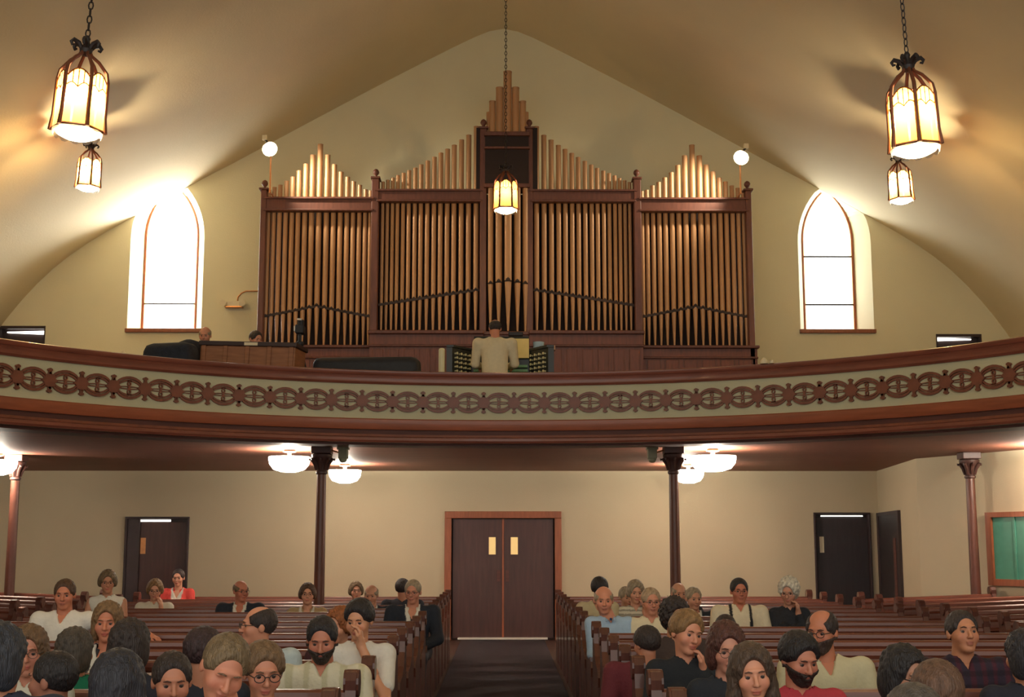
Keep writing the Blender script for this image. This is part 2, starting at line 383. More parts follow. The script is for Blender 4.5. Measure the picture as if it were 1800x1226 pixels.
MB().box((5.62, WALL_Y + .06, 2.13), (6.36, WALL_Y + .09, 2.15)).build('gap_glow', M['lit'], r)  # thin glow standing in for room light leaking over the door
# door in the vestibule side wall
r = empty('door_4', (6.5, 22.2, 0), 'narrow dark doorway in the angled wall beside the black door', 'door', kind='structure')
def on_vest(t, z, off, seg=0):
    (a, b), (c, d) = VC[seg], VC[seg + 1]; L = math.hypot(c - a, d - b); nx, ny = -(d - b) / L, (c - a) / L
    if nx > 0 if seg == 0 else ny > 0: nx, ny = -nx, -ny
    return (a + (c - a) * t + nx * off, b + (d - b) * t + ny * off, z)
def vbox(t0, t1, z0, z1, o0, o1, seg=0):
    return MB().add([on_vest(t, z, o, seg) for z in (z0, z1) for t, o in ((t0, o0), (t1, o0), (t1, o1), (t0, o1))], [(0, 3, 2, 1), (4, 5, 6, 7), (0, 1, 5, 4), (1, 2, 6, 5), (2, 3, 7, 6), (3, 0, 4, 7)])
vbox(.06, .56, 0, 2.13, .002, .03).build('door_leaf', M['dark_door'], r)
vbox(.02, .06, 0, 2.19, .002, .05).build('jamb', M['dark_frame'], r); vbox(.56, .60, 0, 2.19, .002, .05).build('jamb', M['dark_frame'], r)
vbox(.06, .56, 2.13, 2.19, .002, .05).build('head_casing', M['dark_frame'], r)
vbox(.44, .50, .5, 1.75, .03, .04).build('vision_panel', M['cove'], r)
# teal interior window in the vestibule front
r = empty('window_3', (6.95, 18.2, 1), 'teal glazed interior window with red-brown frame at the far right', 'window', kind='structure')
for nm, bx, m in (('pane', (.43, .54, 1.17, 2.02, .004, .012), 'teal'), ('pane', (.55, .86, 1.17, 2.02, .004, .012), 'teal'), ('frame_side', (.40, .43, 1.08, 2.09, .004, .05), 'frame'),
                  ('frame_head', (.43, .86, 2.02, 2.09, .004, .05), 'frame'), ('frame_sill', (.43, .86, 1.08, 1.17, .004, .06), 'frame'), ('mullion', (.54, .55, 1.17, 2.02, .004, .03), 'teal')):
    vbox(*bx, seg=1).build(nm, M[m], r)
# gallery doors
for k, (a, b, z) in enumerate(UD):
    r = empty('door_%d' % (5 + k), ((a + b) / 2, WALL_Y, GAL_FLOOR), 'dark gallery doorway at the far %s above the rail' % ('left' if k == 0 else 'right'), 'door', kind='structure')
    MB().box((a, WALL_Y + .35, GAL_FLOOR), (b, WALL_Y + .4, z - .07)).build('door_leaf', M['door'] if k == 0 else M['dark_door'], r)
    for x0, x1 in ((a, a + .02), (b - .02, b)): MB().box((x0, WALL_Y - .01, GAL_FLOOR), (x1, WALL_Y + .4, z)).build('jamb', M['dark_frame'], r)
    MB().box((a, WALL_Y - .012, z - .05), (b, WALL_Y + .4, z)).build('head_casing', M['dark_frame'], r)
    xa, xb = (a + .1, b - .03) if k == 0 else (a + .03, b - .15)
    t0, t1 = (.02, .07) if k == 0 else (.07, .02)
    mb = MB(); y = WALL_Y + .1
    mb.prism([(xa, z - .11), (xb, z - .11 - (t1 - .04)), (xb, z - .11 + .04), (xa, z - .11 + t0)], 1, y, y + .03); mb.build('gap_glow', M['lit'], r)  # glowing wedge imitates light escaping above the gallery door
    MB().box((a + .02, WALL_Y + .14, GAL_FLOOR), (b - .02, WALL_Y + .18, z - .05)).build('inner_leaf', M['dark_frame'], r)

# ================================================================== the gallery
GR = 6.65; GC = 10.11                          # front curve: radius and centre
A1 = R_(82)
def arc(rad, z, n=84, a0=-A1, a1=A1): return [(rad * math.sin(a0 + (a1 - a0) * i / n), GC + rad * math.cos(a0 + (a1 - a0) * i / n), z) for i in range(n + 1)]
def sweep(prof, n=84):
    """sweep a closed (radius, z) outline along the curved front"""
    mb = MB(); m = len(prof); vs = []
    for i in range(n + 1):
        a = -A1 + 2 * A1 * i / n
        for r_, z in prof: vs.append((r_ * math.sin(a), GC + r_ * math.cos(a), z))
    fs = [(i * m + j, i * m + (j + 1) % m, (i + 1) * m + (j + 1) % m, (i + 1) * m + j) for i in range(n) for j in range(m)]
    fs += [tuple(range(m)), tuple(range((n + 1) * m - 1, n * m - 1, -1))]
    return mb.add(vs, fs)
# slab: soffit boards and floor
def slab(name, z0, z1, m, rad, label):
    a = arc(rad, 0); poly = [(x, y) for x, y, _ in a] + [(SIDE, a[-1][1]), (SIDE, WALL_Y), (-SIDE, WALL_Y), (-SIDE, a[0][1])]
    o = MB().prism(poly, 2, z0, z1).build(name, m); return tag(o, label, 'gallery', kind='structure')
slab('gallery_soffit', SOFFIT, SOFFIT + .1, M['soffit'], GR + .02, 'red-brown boarded ceiling under the gallery')
slab('gallery_floor', GAL_FLOOR - .06, GAL_FLOOR, M['floor'], GR + .1, 'gallery floor behind the curved parapet')
gp = empty('gallery_parapet', (0, GC + GR, SOFFIT), 'curved gallery parapet with brown fretwork on a cream frieze', 'parapet', kind='structure')
g = GR
sweep([(g - .07, 3.775), (g - .085, 3.80), (g - .085, 3.825), (g - .07, 3.835), (g + .1, 3.835), (g + .1, 3.775)]).build('handrail_cap', M['rail'], gp, smooth=35)
sweep([(g - .03, 3.665), (g - .045, 3.69), (g - .04, 3.72), (g - .06, 3.775), (g + .08, 3.775), (g + .08, 3.665)]).build('rail_moulding', M['rail'], gp, smooth=35)
sweep([(g, 3.2), (g, 3.67), (g + .07, 3.67), (g + .07, 3.2)]).build('frieze_panel', M['frieze'], gp, smooth=35)
sweep([(g - .035, 3.085), (g - .045, 3.10), (g - .045, 3.21), (g - .03, 3.224), (g + .07, 3.224), (g + .07, 3.085)]).build('lower_band', M['band'], gp, smooth=35)
sweep([(g + .03, 3.0), (g + .02, 3.03), (g + .01, 3.085), (g + .1, 3.085), (g + .1, 3.0)]).build('cove', M['cove'], gp, smooth=35)
sweep([(g - .02, 2.925), (g - .035, 2.95), (g - .03, 2.985), (g + .0, 3.0), (g + .16, 3.0), (g + .16, 2.925)]).build('base_moulding', M['rail'], gp, smooth=35)
sweep([(g + .16, 2.90), (g + .16, 2.94), (g + .55, 2.94), (g + .55, 2.90)]).build('soffit_border_board', M['cove'], gp, smooth=35)
# fretwork: local frame x along the curve, y out from the panel (towards the nave = -y), z up
def ring(mb, pts_o, pts_i, y0, y1):
    n = len(pts_o)
    vs = [(x, y0, z) for x, z in pts_o] + [(x, y0, z) for x, z in pts_i] + [(x, y1, z) for x, z in pts_o] + [(x, y1, z) for x, z in pts_i]
    fs = []
    for i in range(n):
        j = (i + 1) % n
        fs += [(i, j, n + j, n + i), (2 * n + i, 3 * n + i, 3 * n + j, 2 * n + j), (i, 2 * n + i, 2 * n + j, j), (n + i, n + j, 3 * n + j, 3 * n + i)]
    return mb.add(vs, fs)
def ell(a, b, n=24, cx=0, cz=0, p=1.): return [(cx + a * math.cos(2 * PI * i / n), cz + b * math.copysign(abs(math.sin(2 * PI * i / n)) ** p, math.sin(2 * PI * i / n))) for i in range(n)]
mb = MB()
ring(mb, ell(.176, .134), ell(.160, .102, p=.95), -.03, 0)
ring(mb, ell(.162, .096, p=1.2), ell(.146, .074, p=1.35), -.024, 0)
ring(mb, ell(.160, .020, p=1.2), ell(.145, .008, p=1.2), -.022, 0)
for s in (-1, 1): ring(mb, ell(.024, .030, 14, 0, s * .047), ell(.012, .016, 14, 0, s * .047), -.026, 0)
mb.box((-.014, -.026, -.02), (.014, 0, .02))
for s in (-1, 1): mb.box((-.03, -.024, s * .078 - .006), (.03, 0, s * .078 + .006))
oval_me = mb.mesh('oval')
mb = MB()
star = []
for i in range(16):
    a = 2 * PI * i / 16 + PI / 2; rr = (.104 if i % 4 == 0 else .088 if i % 2 == 0 else .074); star.append((rr * math.cos(a) * .92, rr * math.sin(a)))
mb.prism(star, 1, -.036, 0)
mb.lathe([(.03, 0), (.022, .012), (.0, .018)], n=8)
for s in (-1, 1):
    mb.prism([(-.016, s * .07), (.016, s * .07), (.016, s * .105), (.03, s * .112), (.026, s * .128), (.0, s * .14), (-.026, s * .128), (-.03, s * .112), (-.016, s * .105)], 1, -.036, 0)
ros_me = mb.mesh('rosette')
STEP = .0588
for k in range(-21, 22):
    for nm, me, off in (('fret_rosette', ros_me, -.0373), ('fret_oval', oval_me, -.0373 + STEP / 2)):
        a = off + k * STEP
        if abs(a) > R_(70): continue
        share(nm, me, M['fret'], gp, ((g - .001) * math.sin(a), GC + (g - .001) * math.cos(a) - (GC + GR), 3.446 - SOFFIT), (0, 0, -a))
# columns under the gallery
COLS = [(-2.40, 17.40, 'iron column left of the double doors, under the gallery'), (2.26, 17.36, 'iron column right of the double doors, under the gallery'),
        (-7.05, 19.05, 'leftmost iron column, beside the left edge lamp'), (6.58, 18.45, 'rightmost iron column, beside the teal window')]
for k, (x, y, lb) in enumerate(COLS):
    r = empty('iron_column', (x, y, 0), 'slim brown ' + lb, 'column', 'cast-iron columns carrying the gallery', 'structure')
    MB().lathe([(.11, 0), (.11, .06), (.085, .10), (.075, .14)], (x, y, 0), 16).build('base', M['iron'], r, smooth=40)
    mb = MB()
    for i in range(1): mb.lathe([(.072, .14), (.070, 1.2), (.062, 2.56)], (x, y, 0), 16)
    sh = mb.build('shaft', M['iron'], r, smooth=40)
    cp = MB().lathe([(.062, 2.56), (.078, 2.575), (.078, 2.60), (.066, 2.61), (.075, 2.67), (.10, 2.74), (.135, 2.78), (.14, 2.82), (.12, 2.835)], (x, y, 0), 16).build('capital', M['capital'], r, smooth=40)
    MB().box((x - .13, y - .13, 2.835), (x + .13, y + .13, SOFFIT), ).build('abacus', M['capital'], cp, bevel=.01)
    for i in range(8):
        a = 2 * PI * i / 8; cx, cy = math.cos(a), math.sin(a)
        MB().tube([(x + cx * .07, y + cy * .07, 2.62), (x + cx * .095, y + cy * .095, 2.70), (x + cx * .14, y + cy * .14, 2.77), (x + cx * .165, y + cy * .165, 2.765), (x + cx * .163, y + cy * .163, 2.745)], [.018, .022, .022, .016, .012], 6).build('acanthus_leaf', M['capital'], cp, smooth=50)
# ceiling bowls under the gallery
BOWLS = [(-2.92, 17.95, .27, 'large glowing ceiling bowl left of the left column'), (-2.55, 21.2, .25, 'smaller-looking far ceiling bowl behind the left column'),
         (2.85, 17.75, .30, 'large glowing ceiling bowl right of the right column'), (3.0, 21.2, .24, 'smaller-looking far ceiling bowl behind the right column'),
         (-7.22, 18.75, .27, 'glowing ceiling bowl cut by the left picture edge'), (7.05, 16.9, .27, 'ceiling bowl just past the right picture edge')]
for k, (x, y, rr, lb) in enumerate(BOWLS):
    r = empty('ceiling_lamp', (x, y, SOFFIT), lb, 'lamp', 'bowl lamps under the gallery')
    MB().lathe([(.07, -.002), (.09, -.03), (.03, -.045), (.03, -.09)], (x, y, SOFFIT), 16).build('ceiling_rose', M['cream'], r, smooth=40)
    MB().lathe([(rr * 1.04, -.10), (rr * 1.05, -.13), (rr * 1.0, -.20), (rr * .8, -.27), (rr * .4, -.305), (.01, -.31)], (x, y, SOFFIT), 24, cap=False).build('glass_bowl', M['bowl'], r, smooth=True)
    l = bpy.data.lights.new('bulb', 'POINT'); l.energy = 185; l.color = (1, .93, .80); l.shadow_soft_size = .06
    lo = bpy.data.objects.new('bulb', l); COL.objects.link(lo); lo.parent = r; lo.location = (0, 0, -.15)
# small square spotlights, built unlit, bracketed to the two inner columns
for k, (x, y, s, lb) in enumerate(((-2.40, 17.40, 1, 'small olive loudspeaker bracketed right of the left column capital'), (2.26, 17.36, -1, 'small olive loudspeaker bracketed left of the right column capital'))):
    r = empty('spotlight', (x + s * .28, y, SOFFIT), lb, 'spotlamp', 'small spotlights on the columns')
    cx = x + s * .28
    MB().box((cx - .06, y - .06, SOFFIT - .16), (cx + .06, y + .08, SOFFIT - .015)).build('cabinet', M['olive'], r, bevel=.01)
    MB().box((cx - .075, y - .075, SOFFIT - .04), (cx + .075, y + .09, SOFFIT - .005)).build('mounting_plate', M['olive'], r)
    MB().lathe([(.05, 0), (.055, -.02), (.04, -.05), (.01, -.06)], (cx, y, SOFFIT - .155), 12).build('bulb_end', M['olive'], r, smooth=40)
    MB().tube([(cx - s * .05, y, SOFFIT - .08), (x + s * .13, y, SOFFIT - .05)], .012).build('bracket', M['brass'], r)
# ================================================================== the pipe organ
OY = 21.4
OC = float(at(890, 400, OY)[0])
def ox(px): return float(at(px, 500, OY)[0])
def oz(py): return float(at(890, py, OY)[2])
org = empty('pipe_organ', (OC, OY, GAL_FLOOR), 'large brown-cased pipe organ with tan pipes rising to a central peak', 'organ')
def pipe(x, y, r, z0, zm, zt, name='pipe'):
    mb = MB()
    mb.lathe([(.016, z0), (r * .96, zm - .012)], (x, y, 0), 12)
    mb.lathe([(r, zm + .012), (r, zt - .015), (r * 1.05, zt - .015), (r * 1.05, zt)], (x, y, 0), 12)
    mb.lathe([(r * .9, zm - .012), (r * .9, zm + .012)], (x, y, 0), 12)
    p = mb.build(name, M['pipe'], org, smooth=35)
    m = MB(); h = r * .9; yy = y - r * .78
    m.prism([(x - h * .7, zm - .004), (x + h * .7, zm - .004), (x + h * .62, zm + r * .5), (x, zm + r * .95), (x - h * .62, zm + r * .5)], 1, yy - r * .26, yy)
    m.box((x - r * .95, y - r * 1.04, zm - .014), (x + r * .95, y - r * .5, zm + .006))
    m.build('pipe_mouth', M['mouth'], p)  # raised dark piece stands in for the shaded mouth slot
    return p
# tower (outer) flats: 17 pipes; inner flats: 16 pipes, tops measured in the photograph
OUT_X = [466, 475.5, 486, 497, 508, 519, 531, 543, 556, 569.5, 582, 594, 606, 617, 628, 638.5, 647.5]
OUT_TOP = [332, 327, 323, 316, 309, 298, 286, 270, 251, 270, 287, 300, 309, 317, 323, 331, 333]
INN_X = [669.5, 678, 687, 696, 706, 716, 727, 737.5, 749, 761, 772.5, 784.5, 796.5, 809.5, 822.5, 836]
INN_TOP = [317, 314, 310, 305.5, 301.5, 297, 292.5, 286.6, 280, 273.3, 266, 259, 252, 242.7, 234.2, 219]
for s in (1, -1):
    fx = lambda px: OC + s * (ox(px) - OC)
    n = len(OUT_X)
    for i, (px, tp) in enumerate(zip(OUT_X, OUT_TOP)):
        t = 1 - abs(i - 8) / 8.; zm = oz(554.5 - 18 * t ** 1.3); pipe(fx(px), OY + .12, .035 + .012 * t, oz(609), zm, oz(tp))
    for i, (px, tp) in enumerate(zip(INN_X, INN_TOP)):
        t = i / 15.; pipe(fx(px), OY + .12, .031 + .014 * t, oz(588), oz(534 - 25.5 * t), oz(tp))
    # rack rails behind the pipe mouths
    for xs, fz, nm in (([OUT_X[0] - 6, OUT_X[8], OUT_X[-1] + 6], [556, 537.5, 556], 'rack_rail'), ([INN_X[0] - 5, INN_X[-1] + 6], [535, 508], 'rack_rail')):
        mb = MB()
        for (a, za), (b, zb) in zip(zip(xs, fz), list(zip(xs, fz))[1:]):
            A, B = fx(a), fx(b); mb.add([(A, OY + .08, oz(za) - .02), (B, OY + .08, oz(zb) - .02), (B, OY + .08, oz(zb) + .02), (A, OY + .08, oz(za) + .02), (A, OY + .13, oz(za) - .02), (B, OY + .13, oz(zb) - .02), (B, OY + .13, oz(zb) + .02), (A, OY + .13, oz(za) + .02)], [(0, 1, 2, 3), (7, 6, 5, 4), (0, 4, 5, 1), (3, 2, 6, 7)])
        mb.build(nm, M['mouth'], org)
    def bx(p0, p1, y0, y1, q0, q1):
        a, b = sorted((fx(p0), fx(p1))); return MB().box((a, y0, oz(q1)), (b, y1, oz(q0)))
    for p0, p1, top, nm in ((455, 465, 336, 'post'), (651, 664, 316, 'post'), (843, 855, 228, 'post')):
        po = MB().box((min(fx(p0), fx(p1)), OY - .06, GAL_FLOOR), (max(fx(p0), fx(p1)), OY + .16, oz(top))).build('post', M['case'], org, bevel=.012)
        cx = (fx(p0) + fx(p1)) / 2; zt = oz(top)
        MB().box((cx - .08, OY - .08, zt), (cx + .08, OY + .18, zt + .035)).build('post_cap', M['case'], po, bevel=.008)
        MB().lathe([(.03, 0), (.02, .03), (.025, .04), (.052, .075), (.055, .10), (.04, .135), (.012, .155)], (cx, OY + .03, zt + .035), 12).build('finial', M['case'], po, smooth=True)
    # beams
    bm_ = bx(462, 654, OY - .04, OY + .06, 352, 370).build('top_beam', M['case'], org); bx(460, 655, OY - .09, OY + .06, 349, 352).build('beam_cap', M['case'], bm_); bx(460, 655, OY - .08, OY + .06, 369.5, 373).build('beam_moulding', M['case'], bm_, bevel=.01)
    bm_ = bx(660, 847, OY - .04, OY + .06, 338, 353).build('top_beam', M['case'], org); bx(658, 848, OY - .09, OY + .06, 335, 338).build('beam_cap', M['case'], bm_); bx(660, 847, OY - .08, OY + .06, 352.5, 356.5).build('beam_moulding', M['case'], bm_, bevel=.01)
    # backing behind pipes
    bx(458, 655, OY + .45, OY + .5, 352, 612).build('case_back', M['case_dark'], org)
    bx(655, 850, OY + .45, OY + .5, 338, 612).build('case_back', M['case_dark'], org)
    # bases
    bs = MB().box((min(fx(452), fx(656)), OY - .06, GAL_FLOOR), (max(fx(452), fx(656)), OY + .4, oz(612))).build('tower_base', M['case_panel'], org)
    bx(449, 657, OY - .14, OY + .4, 609, 614).build('base_moulding', M['case'], bs, bevel=.012); bx(451, 656, OY - .10, OY + .4, 628, 632).build('base_moulding', M['case'], bs, bevel=.012)
    iy = OY - .30
    bs = MB().box((min(fx(654), fx(850)), iy, GAL_FLOOR), (max(fx(654), fx(850)), OY + .4, oz(589))).build('flat_base', M['case_panel'], org)
    a, b = fx(652), fx(851); z = oz(588)
    MB().box((min(a, b), iy - .08, z - .05), (max(a, b), OY + .4, z + .01)).build('base_moulding', M['case'], bs, bevel=.012)
    MB().box((min(a, b), iy - .05, z - .26), (max(a, b), iy, z - .22)).build('base_moulding', M['case'], bs, bevel=.012)
    for j in range(7):
        q0 = 660 + j * 27; A, B = fx(q0), fx(q0 + 18)
        MB().box((min(A, B), iy - .012, z - .95), (max(A, B), iy, z - .30)).build('wainscot_panel', M['case_panel'], bs, bevel=.01)
    for j in range(6):
        q0 = 462 + j * 32; A, B = fx(q0), fx(q0 + 22)
        MB().box((min(A, B), OY - .075, oz(612) - .9), (max(A, B), OY - .06, oz(634))).build('wainscot_panel', M['case_panel'], MB().box((min(A, B) - .02, OY - .068, oz(612) - .92), (max(A, B) + .02, OY - .06, oz(633))).build('panel_frame', M['case'], org), bevel=.006)
# centre bay
CX = [863, 877.5, 894, 910.5, 924.5]; CX = [c - 893 for c in CX]
for i, d in enumerate(CX):
    x = OC + .02 + d / 106.5; rr = [.046, .056, .062, .056, .046][i]
    pipe(x, OY - .05 - (.06 if i == 2 else .03 if i in (1, 3) else 0), rr, oz(584), oz(497 + abs(i - 2) * 1.5), oz(330))
for i, (d, tp, rr) in enumerate(((-27.5, 179, .055), (-14.5, 155, .062), (0, 127, .07), (14.5, 155, .062), (27.5, 179, .055))):
    x = OC + .02 + d / 106.5; zt = oz(tp)
    MB().lathe([(rr, oz(238)), (rr, zt - .02), (rr * 1.06, zt - .02), (rr * 1.06, zt)], (x, OY - .02, 0), 12).build('crown_pipe', M['pipe'], org, smooth=35)
for s in (-1, 1):
    x = OC + .02 + s * 33.5 / 106.5; MB().lathe([(.045, oz(238)), (.045, oz(196))], (x, OY + .05, 0), 12).build('crown_pipe', M['pipe'], org, smooth=35)
def cb(p0, p1, y0, y1, q0, q1): return MB().box((OC + (p0 - 890) / 106.5, y0, oz(q1)), (OC + (p1 - 890) / 106.5, y1, oz(q0)))
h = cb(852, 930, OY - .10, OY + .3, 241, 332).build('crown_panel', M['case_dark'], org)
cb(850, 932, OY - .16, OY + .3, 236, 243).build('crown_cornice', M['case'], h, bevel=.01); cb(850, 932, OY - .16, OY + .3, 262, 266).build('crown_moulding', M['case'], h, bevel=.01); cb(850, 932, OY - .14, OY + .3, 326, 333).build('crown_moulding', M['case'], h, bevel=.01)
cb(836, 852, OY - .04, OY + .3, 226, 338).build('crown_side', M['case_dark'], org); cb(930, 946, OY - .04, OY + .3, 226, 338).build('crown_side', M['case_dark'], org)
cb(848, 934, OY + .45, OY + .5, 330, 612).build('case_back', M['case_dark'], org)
cb(848, 934, OY - .2, OY + .4, 586, 592).build('centre_sill', M['case'], org, bevel=.01); MB().box((OC - .4, OY - .16, GAL_FLOOR), (OC + .42, OY + .4, oz(592))).build('centre_base', M['case_panel'], org)
# ------------------------------------------------------------------ organ console and its things
KY = 18.3
def kp(px, py, Y=KY): return at(px, py, Y)
k0 = kp(800, 613); k1 = kp(972, 613); kz = float(k0[2]); kx0, kx1 = float(kp(780, 620)[0]), float(kp(975, 620)[0]); kc = (kx0 + kx1) / 2
con = empty('organ_console', (kc, KY, GAL_FLOOR), 'dark organ console with rows of pale stop knobs, facing the pipes', 'console')
MB().box((kx0 + .05, KY + .1, GAL_FLOOR), (kx1 - .02, KY + .55, kz - .03)).build('cabinet', M['console'], con, bevel=.01)
for s in (-1, 1):
    xo = kx0 + .05 if s < 0 else kx1 - .02; xi = xo - s * .34
    P = [(xo, KY - .25), (xo, KY + .1), (xi, KY + .1), (xo - s * .08, KY - .25)]
    j = MB().prism(P, 2, GAL_FLOOR, kz - .02).build('stop_jamb', M['console'], con)
    MB().prism([(xo, KY - .28), (xo, KY + .12), (xi - s * .03, KY + .12), (xo - s * .1, KY - .28)], 2, kz - .02, kz + .01).build('jamb_top', M['console'], j)
    A = Vector((xo - s * .08, KY - .25, 0)); B = Vector((xi, KY + .1, 0)); nrm = Vector((-s * (B.y - A.y) * 1, 0, 0)); d = (B - A).normalized(); nv = Vector((-s * abs(d.y), -abs(d.x), 0)).normalized()
    for a in range(6):
        for b in range(4):
            p = A.lerp(B, .14 + .22 * b) + Vector((0, 0, kz - .10 - a * .062)); MB().tube([p, p + nv * .03, p + nv * .045], [.012, .012, .02], 8).build('stop_knob', M['ivory'], j, smooth=40)
for i in range(3):
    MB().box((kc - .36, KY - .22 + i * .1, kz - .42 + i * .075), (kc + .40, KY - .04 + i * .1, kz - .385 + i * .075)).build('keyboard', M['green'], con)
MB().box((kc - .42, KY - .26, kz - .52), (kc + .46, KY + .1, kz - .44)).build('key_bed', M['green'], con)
mr = MB().prism([(KY + .08, kz - .14), (KY + .12, kz - .14), (KY + .2, kz + .2), (KY + .16, kz + .2)], 0, kc - .36, kc + .42).build('music_desk', M['console'], con)
tag(MB().prism([(KY + .03, kz - .13), (KY + .07, kz - .13), (KY + .15, kz + .16), (KY + .11, kz + .16)], 0, float(kp(899, 600)[0]), float(kp(930, 600)[0])).build('music_book', M['paper']), 'open sheet music with yellow light in its colour, on the organ console', 'sheet music')
p = kp(947, 610, KY + .2)
mb = MB().lathe([(.075, 0), (.08, .12), (.07, .12), (.065, .02)], (float(p[0]), KY + .25, kz + .01), 14); tag(mb.build('paper_tub', M['paper_blue'], smooth=40), 'pale blue paper tub on the right end of the console', 'tub')
p = kp(965, 608, KY + .2); tag(MB().box((float(p[0]) - .07, KY + .18, kz + .01), (float(p[0]) + .09, KY + .34, kz + .075)).build('booklet_stack', M['paper_pink'], bevel=.004), 'tan booklet lying beside the pale blue tub on the console', 'booklet')
# little brass lamp and gooseneck on the console
p = kp(905, 577)
dl = empty('desk_lamp', (float(p[0]), KY + .25, kz), 'dark hooded music lamp standing on the console', 'lamp')
MB().box((float(p[0]) - .09, KY + .2, kz + .215), (float(p[0]) + .12, KY + .32, kz + .275)).build('hood', M['black_iron'], dl, bevel=.01)
MB().tube([(float(p[0]) - .06, KY + .28, kz), (float(p[0]) - .06, KY + .28, kz + .22)], .012).build('stem', M['brass'], dl); MB().tube([(float(p[0]) + .09, KY + .28, kz), (float(p[0]) + .09, KY + .28, kz + .22)], .012).build('stem', M['brass'], dl)
tag(MB().box((kx0 - .06, KY - .28, kz - .42), (kx0 + .03, KY - .22, kz - .03)).build('note_board', M['ivory'], bevel=.03), 'cream oval-cornered board hung on the left end of the console', 'board')
bn = empty('organ_bench', (kc, 17.62, GAL_FLOOR), 'dark wooden organ bench under the organist', 'bench')
MB().box((kc - .45, 17.5, GAL_FLOOR + .5), (kc + .45, 17.78, GAL_FLOOR + .55)).build('seat', M['case'], bn, bevel=.006)
for s in (-1, 1): MB().box((kc + s * .4 - .02, 17.52, GAL_FLOOR), (kc + s * .4 + .02, 17.76, GAL_FLOOR + .5)).build('leg', M['case'], bn)
# ------------------------------------------------------------------ things along the gallery
def hull(px0, px1, py0, py1, Y, depth, m, name, label, cat, rot=0, round_=.12, zbase=GAL_FLOOR):
    a = at(px0, py0, Y); b = at(px1, py0, Y); z1 = float((a[2] + b[2]) / 2); L = float(b[0] - a[0])
    prof = [(-depth / 2, zbase), (depth / 2, zbase)] + [(depth / 2 - round_ * (1 - math.cos(t)), z1 - round_ * (1 - math.sin(t))) for t in (0, .5, 1.0, 1.57)] + [(-depth / 2 + round_ * (1 - math.cos(t)), z1 - round_ * (1 - math.sin(t))) for t in (1.57, 1.0, .5, 0)]
    mb = MB(); n = len(prof); st = [(-L / 2, .55), (-L / 2 + .03, .85), (-L / 2 + .10, 1), (L / 2 - .10, 1), (L / 2 - .03, .85), (L / 2, .55)]
    vs = []
    for x, k in st:
        for y, z in prof: vs.append((x, y * (.6 + .4 * k), zbase + (z - zbase) * (.88 + .12 * k)))
    mb.add(vs, [(i * n + j, i * n + (j + 1) % n, (i + 1) * n + (j + 1) % n, (i + 1) * n + j) for i in range(len(st) - 1) for j in range(n)] + [tuple(range(n)), tuple(range(len(st) * n - 1, (len(st) - 1) * n - 1, -1))])
    me = mb.mesh(name, (0, 0, zbase), 50); o = bpy.data.objects.new(name, me); COL.objects.link(o); me.materials.append(m)
    o.location = ((a[0] + b[0]) / 2, Y, zbase); o.rotation_euler = (0, 0, R_(rot)); ORG[o.name] = tuple(o.location)
    return tag(o, label, cat)
hull(258, 345, 604, 630, 16.85, .36, M['quilt'], 'covered_bench', 'dark blue quilt-covered bench below the left window', 'bench', -14)
hull(318, 352, 598, 630, 17.4, .36, M['quilt'], 'covered_chair', 'dark blue covered chair back against the upright piano', 'chair', -14)
hull(554, 738, 630, 660, 17.35, .4, M['black'], 'cushioned_bench', 'long black cushioned bench behind the gallery rail', 'bench', -4, .1)
# upright piano seen from the back
a = at(345, 600, 16.95); b = at(514, 609, 16.95); zt = float(a[2]); L = float(b[0] - a[0]) * 1.02
up = empty('upright_piano', ((a[0] + b[0]) / 2, 17.0, GAL_FLOOR), 'light brown back of an upright piano with dark lid', 'piano')
H = zt - GAL_FLOOR
up.rotation_euler = (0, R_(2.2), R_(-7)); O_ = ORG[up.name]
def loc(mb): mb.v = [(x + O_[0], y + O_[1], z + O_[2]) for x, y, z in mb.v]; return mb
loc(MB().box((-L / 2, 0, .02), (L / 2, .5, H - .06))).build('case', M['piano'], up, bevel=.01)
loc(MB().box((-L / 2 - .02, -.03, H - .06), (L / 2 + .02, .55, H - .0))).build('lid', M['dark_frame'], up, bevel=.01)
for i in range(5):
    x = -L / 2 + .05 + i * (L - .1) / 4; loc(MB().box((x - .03, -.025, .1), (x + .03, 0, H - .06))).build('back_post', M['piano'], up, bevel=.008)
loc(MB().box((-L / 2, -.02, .06), (L / 2, 0, H - .34))).build('lower_board', M['dark_frame'], up)
loc(MB().box((-.04, -.035, H - .052), (.14, -.03, H - .012))).build('paper_label', M['cream'], up)
# camera on a tripod
TY = 18.0; p = at(526, 640, TY); tx, tz = float(p[0]), float(at(526, 590, TY)[2])
tr = empty('camera_tripod', (tx, TY, GAL_FLOOR), 'black tripod carrying a camera, right of the piano', 'tripod')
for a in (.5, 2.6, 4.7): MB().tube([(tx, TY, tz - .12), (tx + .32 * math.cos(a), TY + .32 * math.sin(a), GAL_FLOOR)], [.02, .013], 8).build('leg', M['black'], tr)
MB().tube([(tx, TY, tz - .35), (tx, TY, tz + .02)], .024, 8).build('centre_post', M['black'], tr); MB().lathe([(.05, 0), (.06, .02), (.06, .05), (.03, .07)], (tx, TY, tz - .15), 12).build('collar', M['black'], tr)
vc = empty('video_camera', (tx, TY, tz), 'small dark camera with pale trim on the tripod', 'camera')
MB().box((tx - .055, TY - .1, tz + .02), (tx + .06, TY + .12, tz + .14)).build('body', M['black'], vc, bevel=.012)
MB().lathe([(.04, 0), (.045, .07), (.035, .08)], (tx + .01, TY, tz + .14), 12).build('viewfinder', M['black'], vc); MB().box((tx - .075, TY - .08, tz + .05), (tx - .052, TY, tz + .12)).build('trim', M['white'], vc); MB().box((tx - .03, TY - .1, tz + .2), (tx + .03, TY - .04, tz + .225)).build('trim', M['white'], vc)
